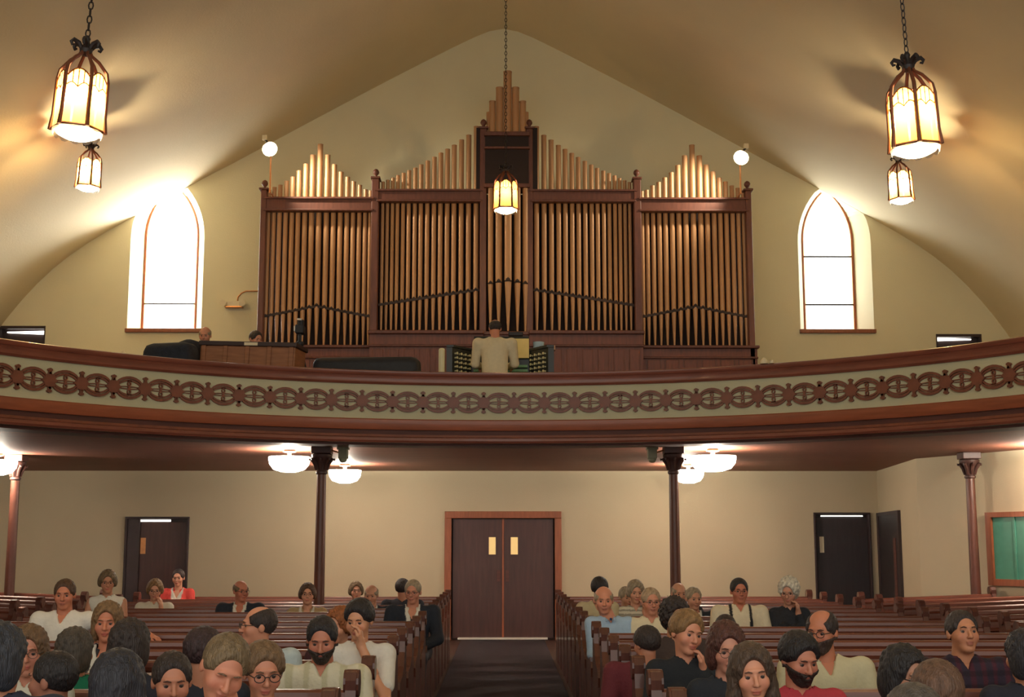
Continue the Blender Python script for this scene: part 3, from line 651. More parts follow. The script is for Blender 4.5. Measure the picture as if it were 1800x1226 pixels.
# small pale items on the rail
for px, py, lb in ((217, 617, 'small pale object on the gallery rail below the left window'), (1343, 638, 'small pale twin object on the rail right of the organ')):
    Y = 15.35 if px < 900 else 15.85; p = at(px, py, Y); mb = MB(); x, z = float(p[0]), 3.835
    mb.lathe([(.05, 0), (.052, .02), (.036, .05), (.012, .075)], (x, Y, z), 12)
    if px > 900: mb.lathe([(.035, 0), (.03, .03), (.01, .045)], (x + .09, Y - .03, z), 10)
    tag(mb.build('rail_ornament', M['cream'], smooth=40), lb, 'ornament')
# emergency light and conduit
p = at(411, 534, WALL_Y - .08); x, z = float(p[0]), float(p[2])
e = empty('emergency_light', (x, WALL_Y - .08, z), 'cream twin-head emergency light on the wall left of the organ', 'emergency light')
MB().box((x - .12, WALL_Y - .14, z - .06), (x + .12, WALL_Y - .002, z + .04)).build('battery_box', M['cream'], e, bevel=.01); MB().box((x - .15, WALL_Y - .15, z - .075), (x + .16, WALL_Y - .002, z - .055)).build('shelf', M['brass'], e)
for s in (-1, 1): MB().tube([(x + s * .17, WALL_Y - .12, z), (x + s * .17, WALL_Y - .2, z - .01)], [.045, .06], 12).build('lamp_head', M['cream'], e, smooth=40)
q = at(450, 512, WALL_Y - .03); MB().tube([(x + .05, WALL_Y - .03, z + .04), (x + .06, WALL_Y - .03, z + .13), (x + .12, WALL_Y - .03, z + .2), (x + .2, WALL_Y - .03, float(q[2])), (ox(455) - .1, WALL_Y - .03, float(q[2]))], .013, 6).build('conduit', M['brass'], e, smooth=40)
# pipe floodlights on poles
for k, (px, py, s, lb) in enumerate(((474, 262, 1, 'glaring floodlight on a pole at the left end of the organ'), (1303, 277, -1, 'glaring floodlight on a pole at the right end of the organ'))):
    Y = OY - .55; p = at(px, py, Y); x, z = float(p[0]), float(p[2])
    f = empty('floodlight', (x, Y, z), lb, 'floodlight', 'floodlights over the organ')
    MB().tube([(x, Y + .12, oz(352)), (x, Y + .12, z + .1)], .014, 8).build('pole', M['brass'], f)
    MB().tube([(x, Y + .12, oz(352) + .02), (x, OY - .05, oz(352) + .02)], .012, 6).build('foot_bracket', M['brass'], f)
    d = Vector((s * .45, .35, -.5)).normalized(); c = Vector((x, Y, z))
    d = Vector((s * .35, -.75, -.55)).normalized()
    MB().tube([c - d * .22, c - d * .14, c - d * .02, c + d * .01], [.045, .075, .12, .125], 16, cap=False).build('lamp_can', M['cream'], f, smooth=40)
    MB().tube([c - d * .12, c - d * .02, c + d * .03, c + d * .055], [.05, .105, .10, .04], 16).build('reflector_bulb', M['bulb'], f, smooth=True)
    MB().tube([(x - s * .02, Y + .12, z + .1), (x - s * .1, Y + .1, z + .2)], .018, 8).build('swivel', M['black_iron'], f); MB().box((x - s * .1 - .04, Y + .05, z + .18), (x - s * .1 + .04, Y + .14, z + .26)).build('junction_box', M['cream'], f, bevel=.01)
    l = bpy.data.lights.new('flood_beam', 'SPOT'); l.energy = 190; l.color = (1, .88, .66); l.spot_size = R_(84); l.spot_blend = .9; l.shadow_soft_size = .07
    lo = bpy.data.objects.new('flood_beam', l); COL.objects.link(lo); lo.parent = f; lo.location = d * .10; lo.rotation_euler = Vector((s * .75, .55, -.35)).to_track_quat('-Z', 'Y').to_euler()
# ================================================================== hanging lanterns
def lantern_meshes():
    R0 = .19; out = {}
    mb = MB(); posts = []
    for i in range(6):
        a = 2 * PI * i / 6; c, s = math.cos(a), math.sin(a)
        path = [(R0 * 1.06, 0), (R0 * .99, .12), (R0 * .97, .40), (R0 * .9, .47), (R0 * .55, .555), (R0 * .25, .60), (.02, .66)]
        posts.append(MB().tube([(r * c, r * s, z) for r, z in path], [.018, .016, .015, .015, .014, .013, .012], 6).mesh('post', smooth=40))
    out['post'] = posts
    panels = []; trac = []; lead = []; bars = []
    for i in range(6):
        a0, a1 = 2 * PI * i / 6, 2 * PI * (i + 1) / 6
        def pt(u, z):
            rr = R0 * (.99 - .03 * z / .4); x = (1 - u) * math.cos(a0) + u * math.cos(a1); y = (1 - u) * math.sin(a0) + u * math.sin(a1); return (rr * x, rr * y, z)
        lo = MB(); N = 10
        top = lambda u: .30 + .035 * abs(math.sin(2 * PI * u))                      # twin lights
        arch = lambda u: .36 + .085 * math.sin(PI * u) ** .7
        for j in range(N):
            u0, u1 = .06 + .88 * j / N, .06 + .88 * (j + 1) / N
            zs = [.015, .12, .22]
            for za, zb in zip(zs, zs[1:]): lo.add([pt(u0, za), pt(u1, za), pt(u1, zb), pt(u0, zb)], [(0, 1, 2, 3)])
            lo.add([pt(u0, .22), pt(u1, .22), pt(u1, top(u1)), pt(u0, top(u0))], [(0, 1, 2, 3)])
        panels.append(lo.mesh('panel'))
        t = MB()
        for j in range(N):
            u0, u1 = .06 + .88 * j / N, .06 + .88 * (j + 1) / N; t.add([pt(u0, top(u0)), pt(u1, top(u1)), pt(u1, arch(u1)), pt(u0, arch(u0))], [(0, 1, 2, 3)])
        trac.append(t.mesh('tracery'))
        l = MB()
        l.tube([pt(.06 + .88 * j / 14, top(.06 + .88 * j / 14)) for j in range(15)], .004, 4); l.tube([pt(.06 + .88 * j / 14, arch(.06 + .88 * j / 14)) for j in range(15)], .006, 4)
        for u in (.28, .5, .72): l.tube([pt(u, top(u)), pt(u, arch(u))], .004, 4)
        lead.append(l.mesh('leading')); bars.append(MB().tube([pt(0, .012), pt(1, .012)], .012, 5).mesh('bottom_bar'))
    out['panel'], out['tracery'], out['leading'], out['bar'] = panels, trac, lead, bars
    sc = MB(); n = 36
    for j in range(n):
        a0, a1 = 2 * PI * j / n, 2 * PI * (j + 1) / n
        f = lambda a: -.028 - .022 * abs(math.sin(a * 6)); r0, r1 = R0 * .97, R0 * .9
        sc.add([(r0 * math.cos(a0), r0 * math.sin(a0), 0), (r0 * math.cos(a1), r0 * math.sin(a1), 0), (r1 * math.cos(a1), r1 * math.sin(a1), f(a1)), (r1 * math.cos(a0), r1 * math.sin(a0), f(a0))], [(0, 1, 2, 3)])
    out['scallop'] = sc.mesh('scallop')
    out['bowl'] = MB().lathe([(R0 * .88, .012), (R0 * .8, -.022), (R0 * .5, -.05), (.01, -.06)], n=24, cap=False).mesh('bowl', smooth=True)
    out['plate'] = MB().lathe([(.03, .452), (R0 * .66, .430), (R0 * .66, .424), (.03, .442)], n=12).mesh('added_uplight_block')  # opaque disc added inside the lantern to stop light going up
    hb = MB().lathe([(.02, .60), (.045, .62), (.05, .65), (.03, .68), (.02, .72), (.026, .735), (.014, .76)], n=12); out['hub'] = hb.mesh('hub', smooth=40)
    leaf_ = MB(); leaf_.tube([(.03, 0, .645), (.06, 0, .69), (.10, 0, .705), (.118, 0, .685), (.108, 0, .662), (.09, 0, .668)], [.014, .018, .017, .014, .011, .008], 6); out['leaf'] = leaf_.mesh('scroll_leaf', smooth=50)
    return out
LM = lantern_meshes()
def lantern(px, py_bottom, Y, power, label, rot=0, tilt=0, scale=.92):
    p = at(px, py_bottom, Y); x, z = float(p[0]), float(p[2])
    r = empty('hanging_lantern', (x, Y, z), label, 'lantern', 'hexagonal hanging lanterns'); r.rotation_euler = (0, R_(tilt), R_(rot)); r.scale = (scale,) * 3
    for i in range(6):
        share('frame_post', LM['post'][i], M['bronze'], r); pn = share('glass_panel', LM['panel'][i], M['lamp_glass'], r)
        share('tracery_glass', LM['tracery'][i], M['lamp_amber'], pn); share('leading', LM['leading'][i], M['bronze'], pn); share('bottom_bar', LM['bar'][i], M['bronze'], r)
    share('added_uplight_block', LM['plate'], M['bronze'], r); share('scalloped_skirt', LM['scallop'], M['bowl'], r); share('glass_bowl', LM['bowl'], M['bowl'], r); hb = share('hub', LM['hub'], M['black_iron'], r)
    for i in range(6): share('scroll_leaf', LM['leaf'], M['black_iron'], hb, rot=(0, 0, 2 * PI * (i + .5) / 6))
    top = (ceil_z(x) - z) / scale; mb = MB(); zz = .75; k = 0
    while zz < top - .03:
        c, h, w_ = zz + .03, .034, .017
        pts = [(w_ * math.cos(t), 0, h * math.sin(t)) if k % 2 == 0 else (0, w_ * math.cos(t), h * math.sin(t)) for t in [2 * PI * q / 8 for q in range(8)]]
        mb.tube([(a, b, c + d) for a, b, d in pts], .0055, 4, closed=True); zz += .056; k += 1
    ch = bpy.data.objects.new('chain', mb.mesh('chain')); COL.objects.link(ch); ch.data.materials.append(M['black_iron']); ch.parent = r
    l = bpy.data.lights.new('bulb', 'POINT'); l.energy = power; l.color = (1, .80, .50); l.shadow_soft_size = .05
    lo = bpy.data.objects.new('bulb', l); COL.objects.link(lo); lo.parent = r; lo.location = (0, 0, .25)
lantern(136, 232, 8.75, 120, 'largest lantern at upper left, hanging nearest the camera', 8, 3)
lantern(1609, 262, 8.75, 100, 'largest lantern at upper right, hanging nearest the camera', 22, -3)
lantern(154, 330, 18.4, 260, 'far lantern seen just below the big left lantern', 0, 2)
lantern(1585, 352, 18.4, 210, 'far lantern seen just below the big right lantern', 0, -2)
lantern(889, 369, 18.4, 65, 'lantern hanging in front of the centre of the organ', 0)
# ================================================================== pews
ROW0, PITCH_ROW = 7.017, .868
def row_y(n): return ROW0 + PITCH_ROW * n
END_PROF = [(.12, 0), (-.50, 0), (-.50, .50), (-.53, .58), (-.50, .63), (-.42, .645), (-.28, .66), (-.16, .72), (-.08, .82), (-.055, .90), (-.06, .95), (-.03, .99), (.03, 1.0), (.08, .97), (.10, .91), (.11, .6)]
def pew_parts(L):
    """meshes of a pew of length L from x=0; faces -y; the top of the back is over y=0"""
    s = MB().prism([(-.46, .40), (-.46, .44), (-.44, .455), (-.05, .43), (-.03, .40)], 0, .02, L - .02).mesh('seat')
    b = MB().prism([(-.06, .40), (-.02, .84), (.012, .84), (-.025, .40)], 0, .03, L - .03).mesh('backrest')
    t = MB().prism([(-.035, .835), (-.045, .86), (-.04, .888), (-.02, .90), (.03, .90), (.045, .885), (.04, .86), (.03, .835)], 0, .02, L - .02).mesh('top_rail')
    g_ = MB().prism([(-.042, .735), (-.052, .745), (-.052, .765), (-.036, .775), (-.01, .775), (-.01, .735)], 0, .03, L - .03).mesh('back_moulding')
    e = MB().prism(END_PROF, 0, 0, .055).mesh('pew_end'); kn = MB()
    kn.prism([(.07 * math.cos(a) - .0 + .02, .93 + .07 * math.sin(a)) for a in [2 * PI * i / 14 for i in range(14)]], 0, -.012, .067); kn = kn.mesh('end_scroll')
    return s, b, t, g_, e, kn
ORD = ['first', 'second', 'third', 'fourth', 'fifth', 'sixth', 'seventh', 'eighth', 'ninth', 'tenth', 'eleventh', 'twelfth', 'thirteenth', 'fourteenth', 'fifteenth', 'sixteenth', 'seventeenth', 'eighteenth', 'nineteenth']
cache = {}
def pews(x0, x1f, rows, block, tilt=0.):
    for n in rows:
        L = round(x1f(n) - x0, 2) if callable(x1f) else x1f - x0
        if L < .5: continue
        if L not in cache: cache[L] = pew_parts(L)
        s, b, t, g_, e, kn = cache[L]
        k = max(rows) - n
        lb = 'wooden pew, ' + (ORD[k] + ' from the back wall' if k else 'rearmost row by the back wall') + ', ' + block
        r = empty('church_pew', (x0, row_y(n), 0), lb, 'pew', 'rows of wooden pews'); r.rotation_euler = (0, -tilt, 0)
        if tilt < 0: r.location.z = -tilt * 0 + .16 * 1.0
        share('seat', s, M['wood'], r); bk = share('backrest', b, M['wood'], r); share('top_rail', t, M['wood'], bk); share('back_moulding', g_, M['wood'], bk)
        for xx in (0, L - .055): en = share('pew_end', e, M['wood_end'], r, (xx, 0, 0)); share('end_scroll', kn, M['wood_end'], en)
pews(-5.05, -.76, range(-3, 15), 'left of the centre aisle')
pews(.77, 4.45, range(-3, 15), 'right of the centre aisle')
pews(-9.6, -5.75, range(-1, 15), 'against the left side wall', tilt=-.04)
def rw(n):
    y = row_y(n)
    for (a, b), (c, d) in zip(VC, VC[1:]):
        if d - .2 <= y <= b: return a + (c - a) * (b - y) / (b - d) - .12
    return 9.5
pews(4.95, rw, range(-1, 14), 'in the right-hand side block', tilt=.04)
# ================================================================== people
def surf(fn, lo, hi, h):
    """surface nets over the field fn (negative inside): vertices and quads"""
    ax = [np.arange(lo[i], hi[i] + h, h, dtype=np.float32) for i in range(3)]
    P = np.stack(np.meshgrid(*ax, indexing='ij'), -1)
    V = fn(P.reshape(-1, 3)).reshape(P.shape[:3]).astype(np.float32)
    S = V < 0; nx, ny, nz = V.shape
    c = np.zeros((nx - 1, ny - 1, nz - 1), np.int8)
    for i in (0, 1):
        for j in (0, 1):
            for k in (0, 1): c += S[i:nx - 1 + i, j:ny - 1 + j, k:nz - 1 + k]
    act = (c > 0) & (c < 8); idx = np.full(act.shape, -1, np.int64); cells = np.argwhere(act); idx[act] = np.arange(len(cells))
    acc = np.zeros((len(cells), 3)); cnt = np.zeros(len(cells))
    corners = [(i, j, k) for i in (0, 1) for j in (0, 1) for k in (0, 1)]
    for a in corners:
        for d in range(3):
            if a[d]: continue
            b = list(a); b[d] = 1
            va = V[cells[:, 0] + a[0], cells[:, 1] + a[1], cells[:, 2] + a[2]]; vb = V[cells[:, 0] + b[0], cells[:, 1] + b[1], cells[:, 2] + b[2]]
            m = (va < 0) != (vb < 0); t = np.where(m, va / np.where(m, va - vb, 1), 0)
            p = np.tile(np.array(a, float), (len(cells), 1)); p[:, d] += t
            acc[m] += p[m]; cnt[m] += 1
    verts = (cells + acc / cnt[:, None]) * h + np.array(lo)
    faces = []
    for d in range(3):
        e, f = [(1, 2), (2, 0), (0, 1)][d]
        sl = [slice(None)] * 3; sl2 = [slice(None)] * 3; sl[d] = slice(0, -1); sl2[d] = slice(1, None)
        A, B = S[tuple(sl)], S[tuple(sl2)]
        for flip, m in ((False, A & ~B), (True, ~A & B)):
            q = np.argwhere(m)
            q = q[(q[:, e] > 0) & (q[:, f] > 0) & (q[:, e] < V.shape[e] - 1) & (q[:, f] < V.shape[f] - 1)]
            if not len(q): continue
            def cid(de, df):
                r = q.copy(); r[:, e] += de; r[:, f] += df; return idx[r[:, 0], r[:, 1], r[:, 2]]
            quad = np.stack([cid(-1, -1), cid(0, -1), cid(0, 0), cid(-1, 0)], 1)
            faces.append(quad[:, ::-1] if flip else quad)
    return verts, (np.concatenate(faces) if faces else np.zeros((0, 4), int))
def s_ell(P, c, r):
    r = np.array(r, np.float32); q = (P - np.array(c, np.float32)) / r; k0 = np.linalg.norm(q, axis=1); k1 = np.linalg.norm(q / r, axis=1) + 1e-9
    return k0 * (k0 - 1) / k1
def s_cap(P, a, b, ra, rb):
    a = np.array(a, np.float32); b = np.array(b, np.float32); d = b - a; t = np.clip(((P - a) @ d) / max(1e-9, float(d @ d)), 0, 1)
    return np.linalg.norm(P - a - t[:, None] * d, axis=1) - (ra + (rb - ra) * t)
def smin(a, b, k):
    h = np.clip(.5 + .5 * (b - a) / k, 0, 1); return b * (1 - h) + a * h - k * h * (1 - h)
def smax(a, b, k): return -smin(-a, -b, k)
def rot3(yaw, pitch, roll):
    return np.array((Matrix.Rotation(R_(yaw), 3, 'Z') @ Matrix.Rotation(R_(pitch), 3, 'X') @ Matrix.Rotation(R_(roll), 3, 'Y')))
def mesh_obj(name, V, Fq, cols, m, parent=None, loc=None):
    me = bpy.data.meshes.new(name); n, f = len(V), len(Fq)
    me.vertices.add(n); me.vertices.foreach_set('co', np.asarray(V, np.float32).ravel())
    me.loops.add(f * 4); me.loops.foreach_set('vertex_index', np.asarray(Fq, np.int32).ravel())
    me.polygons.add(f); me.polygons.foreach_set('loop_start', np.arange(0, f * 4, 4, dtype=np.int32)); me.polygons.foreach_set('loop_total', np.full(f, 4, np.int32))
    me.update(); me.validate(); me.shade_smooth()
    a = me.color_attributes.new('Col', 'FLOAT_COLOR', 'POINT'); c4 = np.ones((n, 4), np.float32); c4[:, :3] = cols; a.data.foreach_set('color', c4.ravel())
    me.materials.append(m); o = bpy.data.objects.new(name, me); COL.objects.link(o)
    if parent: o.parent = parent
    if loc is not None: o.location = loc
    ORG[o.name] = (0, 0, 0)
    return o
def quads_of(mb):
    """collector faces as quads (triangles and caps dropped to quads)"""
    out = []
    for q in mb.f:
        if len(q) == 4: out.append(q)
        elif len(q) == 3: out.append((q[0], q[1], q[2], q[2]))
    return out
HAIRS = dict(black=lin(38, 34, 36), dark=lin(52, 42, 40), brown=lin(86, 62, 46), auburn=lin(150, 88, 48), chestnut=lin(84, 48, 40), sandy=lin(142, 108, 70), blond=lin(168, 128, 80), grey=lin(158, 142, 118), white=lin(214, 208, 192), greybrown=lin(116, 96, 70))
def head_field(P, fem):
    d = s_ell(P, (0, .014, .030), (.077, .096, .088))
    d = smin(d, s_ell(P, (0, -.026, -.030), (.061 if fem else .064, .064, .086)), .03)
    d = smin(d, s_ell(P, (0, -.060, -.096), (.026 if fem else .032, .026, .020)), .025)
    for s in (-1, 1):
        d = smin(d, s_ell(P, (s * .042, -.058, -.030), (.024, .026, .026)), .02)
        d = smin(d, s_ell(P, (s * .078, .012, -.008), (.011, .020, .031)), .006)
    d = smin(d, s_ell(P, (0, -.086, .026), (.046, .010, .009)), .012)
    for s in (-1, 1): d = smax(d, -s_ell(P, (s * .031, -.099, .002), (.020, .017, .012)), .010)
    for s in (-1, 1): d = smin(d, s_ell(P, (s * .031, -.080, .0115), (.017, .009, .0055)), .004)
    d = smin(d, s_cap(P, (0, -.090, .006), (0, -.110, -.030), .007, .012), .010)
    for s in (-1, 1): d = smin(d, s_ell(P, (s * .011, -.100, -.034), (.008, .010, .007)), .006)
    d = smin(d, s_ell(P, (0, -.090, -.058), (.022, .010, .0065)), .006); d = smin(d, s_ell(P, (0, -.088, -.071), (.018, .010, .007)), .006)
    d = smax(d, -s_ell(P, (0, -.103, -.0645), (.021, .008, .0022)), .004)
    return d
def wob(P, amp, f): return amp * (np.sin(P[:, 0] * f + 1.3 * np.sin(P[:, 2] * f * .7)) * np.sin(P[:, 1] * f * 1.1 + .5) * np.sin(P[:, 2] * f * .9 + 1))
def hair_field(P, st):
    x, y, z = P[:, 0], P[:, 1], P[:, 2]
    cap = lambda t, c=(0, .016, .034): s_ell(P, c, (.079 + t, .099 + t, .090 + t))
    face = s_ell(P, (0, -.118, -.008), (.068, .078, .100))
    low = lambda a, b: (a - b * y) - z                       # keep above the sloping hairline
    if st in ('short', 'balding', 'fringe', 'full'):
        t = {'short': .010, 'balding': .010, 'fringe': .009, 'full': .020}[st]
        base = smin(s_ell(P, (0, .014, .030), (.077, .096, .088)), s_ell(P, (0, -.026, -.030), (.063, .064, .086)), .03)
        m = np.minimum(s_ell(P, (0, -.112, -.006), (.078, .072, .097 if st != 'full' else .088)), z - (-.020 - .55 * y))
        if st == 'balding': m = np.minimum(m, s_ell(P, (0, -.045, .115), (.058, .105, .080)))
        if st == 'fringe': m = np.minimum(m, s_ell(P, (0, -.02, .125), (.095, .13, .098)))
        k = np.clip(m / .022, 0, 1)
        return base - t * np.sqrt(k) + .006 * (1 - np.clip(m / .004 + .5, 0, 1)) + (wob(P, .0035, 150) + wob(P, .002, 260)) * k
    if st == 'bob':
        d = cap(.016) + wob(P, .007, 125)
        for s in (-1, 1): d = smin(d, s_ell(P, (s * .070, .020, -.040), (.032, .066, .080)), .03)
        d = smin(d, s_ell(P, (0, .060, -.035), (.082, .058, .085)), .03)
        return smax(d, -face, .01)
    if st == 'fluffy':
        d = cap(.016) + wob(P, .008, 130)
        for s in (-1, 1): d = smin(d, s_ell(P, (s * .078, .012, .0), (.030, .052, .055)), .02)
        d = smin(d, s_ell(P, (0, .07, -.02), (.075, .05, .065)), .03)
        return smax(d, -s_ell(P, (0, -.120, -.010), (.068, .080, .098)), .01)
    if st == 'curly':
        d = cap(.024) + wob(P, .014, 95)
        d = smin(d, s_ell(P, (0, .055, -.03), (.085, .06, .075)), .03)
        return smax(d, -s_ell(P, (0, -.122, -.010), (.068, .080, .098)), .01)
    if st == 'long':
        d = cap(.018) + wob(P, .006, 120)
        for s in (-1, 1): d = smin(d, s_cap(P, (s * .072, .015, 0), (s * .088, .0, -.20), .036, .045) + wob(P, .004, 70), .03)
        d = smin(d, s_cap(P, (0, .06, 0), (0, .085, -.22), .075, .075), .03)
        return smax(d, -face, .01)
    raise KeyError(st)
def hand_field(P, W, dirv, side, up):
    """palm, four bent fingers of unequal length and a thumb from the side of the palm"""
    W = np.array(W); d_ = np.array(dirv) / np.linalg.norm(dirv); s_ = np.array(side, float); s_ -= d_ * (s_ @ d_); s_ /= np.linalg.norm(s_); n_ = np.cross(d_, s_)
    if n_ @ np.array(up) < 0: n_ = -n_
    d = s_cap(P, W, W + d_ * .03, .026, .026)
    for o in (-.026, -.009, .009, .026): d = smin(d, s_cap(P, W + d_ * .02 + s_ * o * .8, W + d_ * .085 + s_ * o, .016, .013), .014)
    for o, L in ((-.028, .060), (-.009, .074), (.010, .070), (.027, .054)):
        a = W + d_ * .088 + s_ * o; b = a + (d_ * .86 + n_ * .5) * L * .5; c = b + (d_ * .35 + n_ * .94) * L * .5
        d = smin(d, s_cap(P, a, b, .0105, .0095), .006); d = smin(d, s_cap(P, b, c, .0095, .008), .004)
    a = W + d_ * .03 - s_ * .024; b = a + d_ * .035 - s_ * .028 + n_ * .012; c = b + d_ * .032 - s_ * .004 + n_ * .012
    d = smin(d, s_cap(P, a, b, .014, .012), .01); d = smin(d, s_cap(P, b, c, .0115, .009), .006)
    return d
NP = 0
def person(label, px, top, row, yaw=0, pitch=6, roll=0, skin=(206, 142, 112), hair='short', hc='brown', cloth=(220, 216, 200), kind='shirt', fem=False, glasses=None, beard=None, arms='lap', sleeves='short', lean=0., dx=0., Y=None, base=0., face=0., hs=1., hd=.22, long_neck=0., tagc=None, trou=(60, 60, 70), slim=1.):
    """a seated figure; px/top: where the crown of the head is in the photo, row: which pew"""
    global NP; NP += 1
    Yp = (row_y(row) - hd) if Y is None else Y
    near = (row is not None and row <= 3)
    rz = R_(face); cz, sz = math.cos(rz), math.sin(rz)
    hy = -lean
    wp = at(px, top, Yp - (lean if face == 0 else -lean)); X = float(wp[0]) - dx; zt = float(wp[2]) - base
    hc_ = np.array([dx * cz, hy, zt - .122 * hs + .00]); Rm = rot3(yaw, pitch, roll) * hs
    b = .88 if fem else 1.04; w_ = (.178 if fem else .212) * slim; b *= slim
    zs = hc_[2] - (.180 if fem else .172) * hs - long_neck; sy = hy * .85 + .01; sx = float(hc_[0]) * .6
    J = {s: np.array([sx + s * w_, sy, zs - .03]) for s in (-1, 1)}
    E, Wr, HD = {}, {}, {}
    for s in (-1, 1):
        E[s] = J[s] + np.array([s * (.05 if slim >= 1 else -.01), -.06, -.27]); Wr[s] = np.array([s * .07 + sx * .5, -.27 + sy * .4, max(.60, zs - .42)]); HD[s] = (np.array([-s * .3, -1, -.15]), (s * -1., .3, 0), (0, 0, -1), False)
    def chin(s, off=(0, 0, 0)):
        t = hc_ + Rm @ np.array([s * .068, -.060, -.115]) + np.array(off)
        Wr[s] = t + np.array([s * .02, -.02, -.09]); E[s] = np.array([J[s][0] + s * .02, min(J[s][1], t[1]) - .14, zs - .30]); HD[s] = (np.array([-s * .08, .06, 1.0]), (0, 1 if s > 0 else -1, 0), (-s, .4, 0), True)
    if arms == 'chinR': chin(1)
    elif arms == 'chinL': chin(-1)
    elif arms == 'face': chin(1, (-.05, -.05, .06))
    elif arms == 'pewback':
        E[1] = J[1] + np.array([.25, .06, -.07]); Wr[1] = E[1] + np.array([.24, -.04, -.06]); HD[1] = (np.array([1, -.3, -.3]), (0, 1, 0), (0, 0, -1), True)
    elif arms == 'keys':
        for s in (-1, 1): E[s] = J[s] + np.array([s * .035, -.10, -.27]); Wr[s] = E[s] + np.array([-s * .06, -.25, .0]); HD[s] = (np.array([0, -1, -.1]), (-s, 0, 0), (0, 0, -1), False)
    sk = np.array(lin(*skin), np.float32); hcol = np.array(HAIRS[hc] if isinstance(hc, str) else lin(*hc), np.float32); cl = np.array(lin(*cloth), np.float32)
    if kind == 'suit': sleeves = 'long'
    hg = .0062 if near else .0088
    # --- body: head and neck
    nb = np.linalg.inv(Rm) @ (np.array([sx * 1.0, sy + .02, zs - .02]) - hc_)
    def hf(P):
        d = head_field(P, fem); return smin(d, s_cap(P, (0, .012, -.06), nb, .050 if fem else .056, .056 if fem else .066), .02)
    lo = np.minimum([-.10, -.135, -.13], nb - .075); hi = np.maximum([.10, .13, .13], nb + .075)
    V, Fq = surf(hf, lo, hi, hg)
    c = np.tile(sk, (len(V), 1)); x, y, z = V.T
    lips = np.exp(-((x / .021) ** 4 + ((z + .0645) / .011) ** 4)) * (y < -.07); c = c * (1 - lips[:, None] * .75) + np.array(lin(158, 84, 74) if not fem else lin(176, 76, 72)) * lips[:, None] * .75
    chk = np.exp(-(((abs(x) - .042) / .022) ** 2 + ((z + .03) / .022) ** 2)) * (y < -.03); c *= 1 - chk[:, None] * np.array([.02, .16, .16])
    if beard or kind == 'stub': pass
    V = V @ Rm.T + hc_
    parts = [(V, Fq, c)]
    # --- body: trunk, arms, legs under the clothes
    def shear(P): Q = P.copy(); t = np.clip((P[:, 2] - .54) / max(.2, zs - .54), 0, 1.2); Q[:, 1] = (P[:, 1] - sy * t) / .70; Q[:, 0] -= sx * t; return Q
    def trunk(P, g):
        Q = shear(P)
        d = s_cap(Q, (0, 0, .60), (0, 0, zs - .13), .150 * b + g, .158 * b + g)
        d = smin(d, s_cap(Q, (-w_ + .03, 0, zs - .045), (w_ - .03, 0, zs - .045), .066 + g, .066 + g), .08)
        d = smin(d, s_cap(Q, (0, .02, zs - .05), (0, .02, zs + .025), .110 + g, .062 + g), .06)
        if fem:
            for s in (-1, 1): d = smin(d, s_ell(Q, (s * .075, -.155, zs - .19), (.07 + g, .09 + g, .075 + g)), .05)
        return d * .8
    def arm(P, g, frac=1., cut=None):
        d = None
        for s in (-1, 1):
            a = s_cap(P, J[s], J[s] + (E[s] - J[s]) * min(1, frac * 2), .056 * b + g, (.045 + .011 * (1 - min(1, frac * 2))) * b + g)
            if frac > .5: a = smin(a, s_cap(P, E[s], E[s] + (Wr[s] - E[s]) * (frac - .5) * 2, .045 * b + g, .034 * b + g), .02)
            d = a if d is None else np.minimum(d, a)
        return d
    def legs(P, g):
        d = s_cap(P, (-.09, .0, .56), (.09, .0, .56), .12 + g, .12 + g)
        for s in (-1, 1):
            d = smin(d, s_cap(P, (s * .10, -.02, .545), (s * .12, -.42, .52), .082 + g, .062 + g), .04); d = smin(d, s_cap(P, (s * .12, -.42, .51), (s * .12, -.40, .10), .056 + g, .042 + g), .03)
        return d
    def feet(P):
        d = None
        for s in (-1, 1): a = s_cap(P, (s * .12, -.37, .045), (s * .13, -.54, .038), .042, .036); d = a if d is None else np.minimum(d, a)
        return d
    def bf(P):
        d = trunk(P, -.022); d = smin(d, arm(P, -.008), .03); d = smin(d, legs(P, -.014), .03); d = smin(d, s_cap(P, (-.12, -.40, .1), (-.12, -.40, .06), .03, .03), .02); d = smin(d, s_cap(P, (.12, -.40, .1), (.12, -.40, .06), .03, .03), .02)
        for s in (-1, 1):
            if not HD[s][3]: d = smin(d, hand_field(P, Wr[s], HD[s][0], HD[s][1], HD[s][2]), .02)
        return d
    pts = np.array([J[-1], J[1], E[-1], E[1], Wr[-1], Wr[1]]); lo = np.minimum(pts.min(0) - .2, [-.24, -.62, 0]); hi = np.maximum(pts.max(0) + .2, [.24, .2, 0]); hi[2] = max(zs + .12, pts[:, 2].max() + .12)
    V, Fq = surf(bf, lo, hi, .0175); parts.append((V, Fq, np.tile(sk, (len(V), 1))))
    for s in (-1, 1):
        if HD[s][3]:
            f_ = lambda P: smin(hand_field(P, Wr[s], HD[s][0], HD[s][1], HD[s][2]), s_cap(P, Wr[s] + (E[s] - Wr[s]) * .5, Wr[s], .038 * b, .027), .015)
            mid = Wr[s] + HD[s][0] / np.linalg.norm(HD[s][0]) * .05
            lo2 = np.minimum(mid - .14, Wr[s] + (E[s] - Wr[s]) * .5 - .05); hi2 = np.maximum(mid + .14, Wr[s] + (E[s] - Wr[s]) * .5 + .05)
            V, Fq = surf(f_, lo2, hi2, .0065); parts.append((V, Fq, np.tile(sk, (len(V), 1))))
    k = 0; VV, FF, CC = [], [], []
    for V, Fq, c in parts: VV.append(V); FF.append(Fq + k); CC.append(c); k += len(V)
    body = mesh_obj('person', np.concatenate(VV), np.concatenate(FF), np.concatenate(CC), M['skin'], None, (X, Yp, base)); body.rotation_euler = (0, 0, rz)
    tag(body, label, 'person', 'people seated in the church')
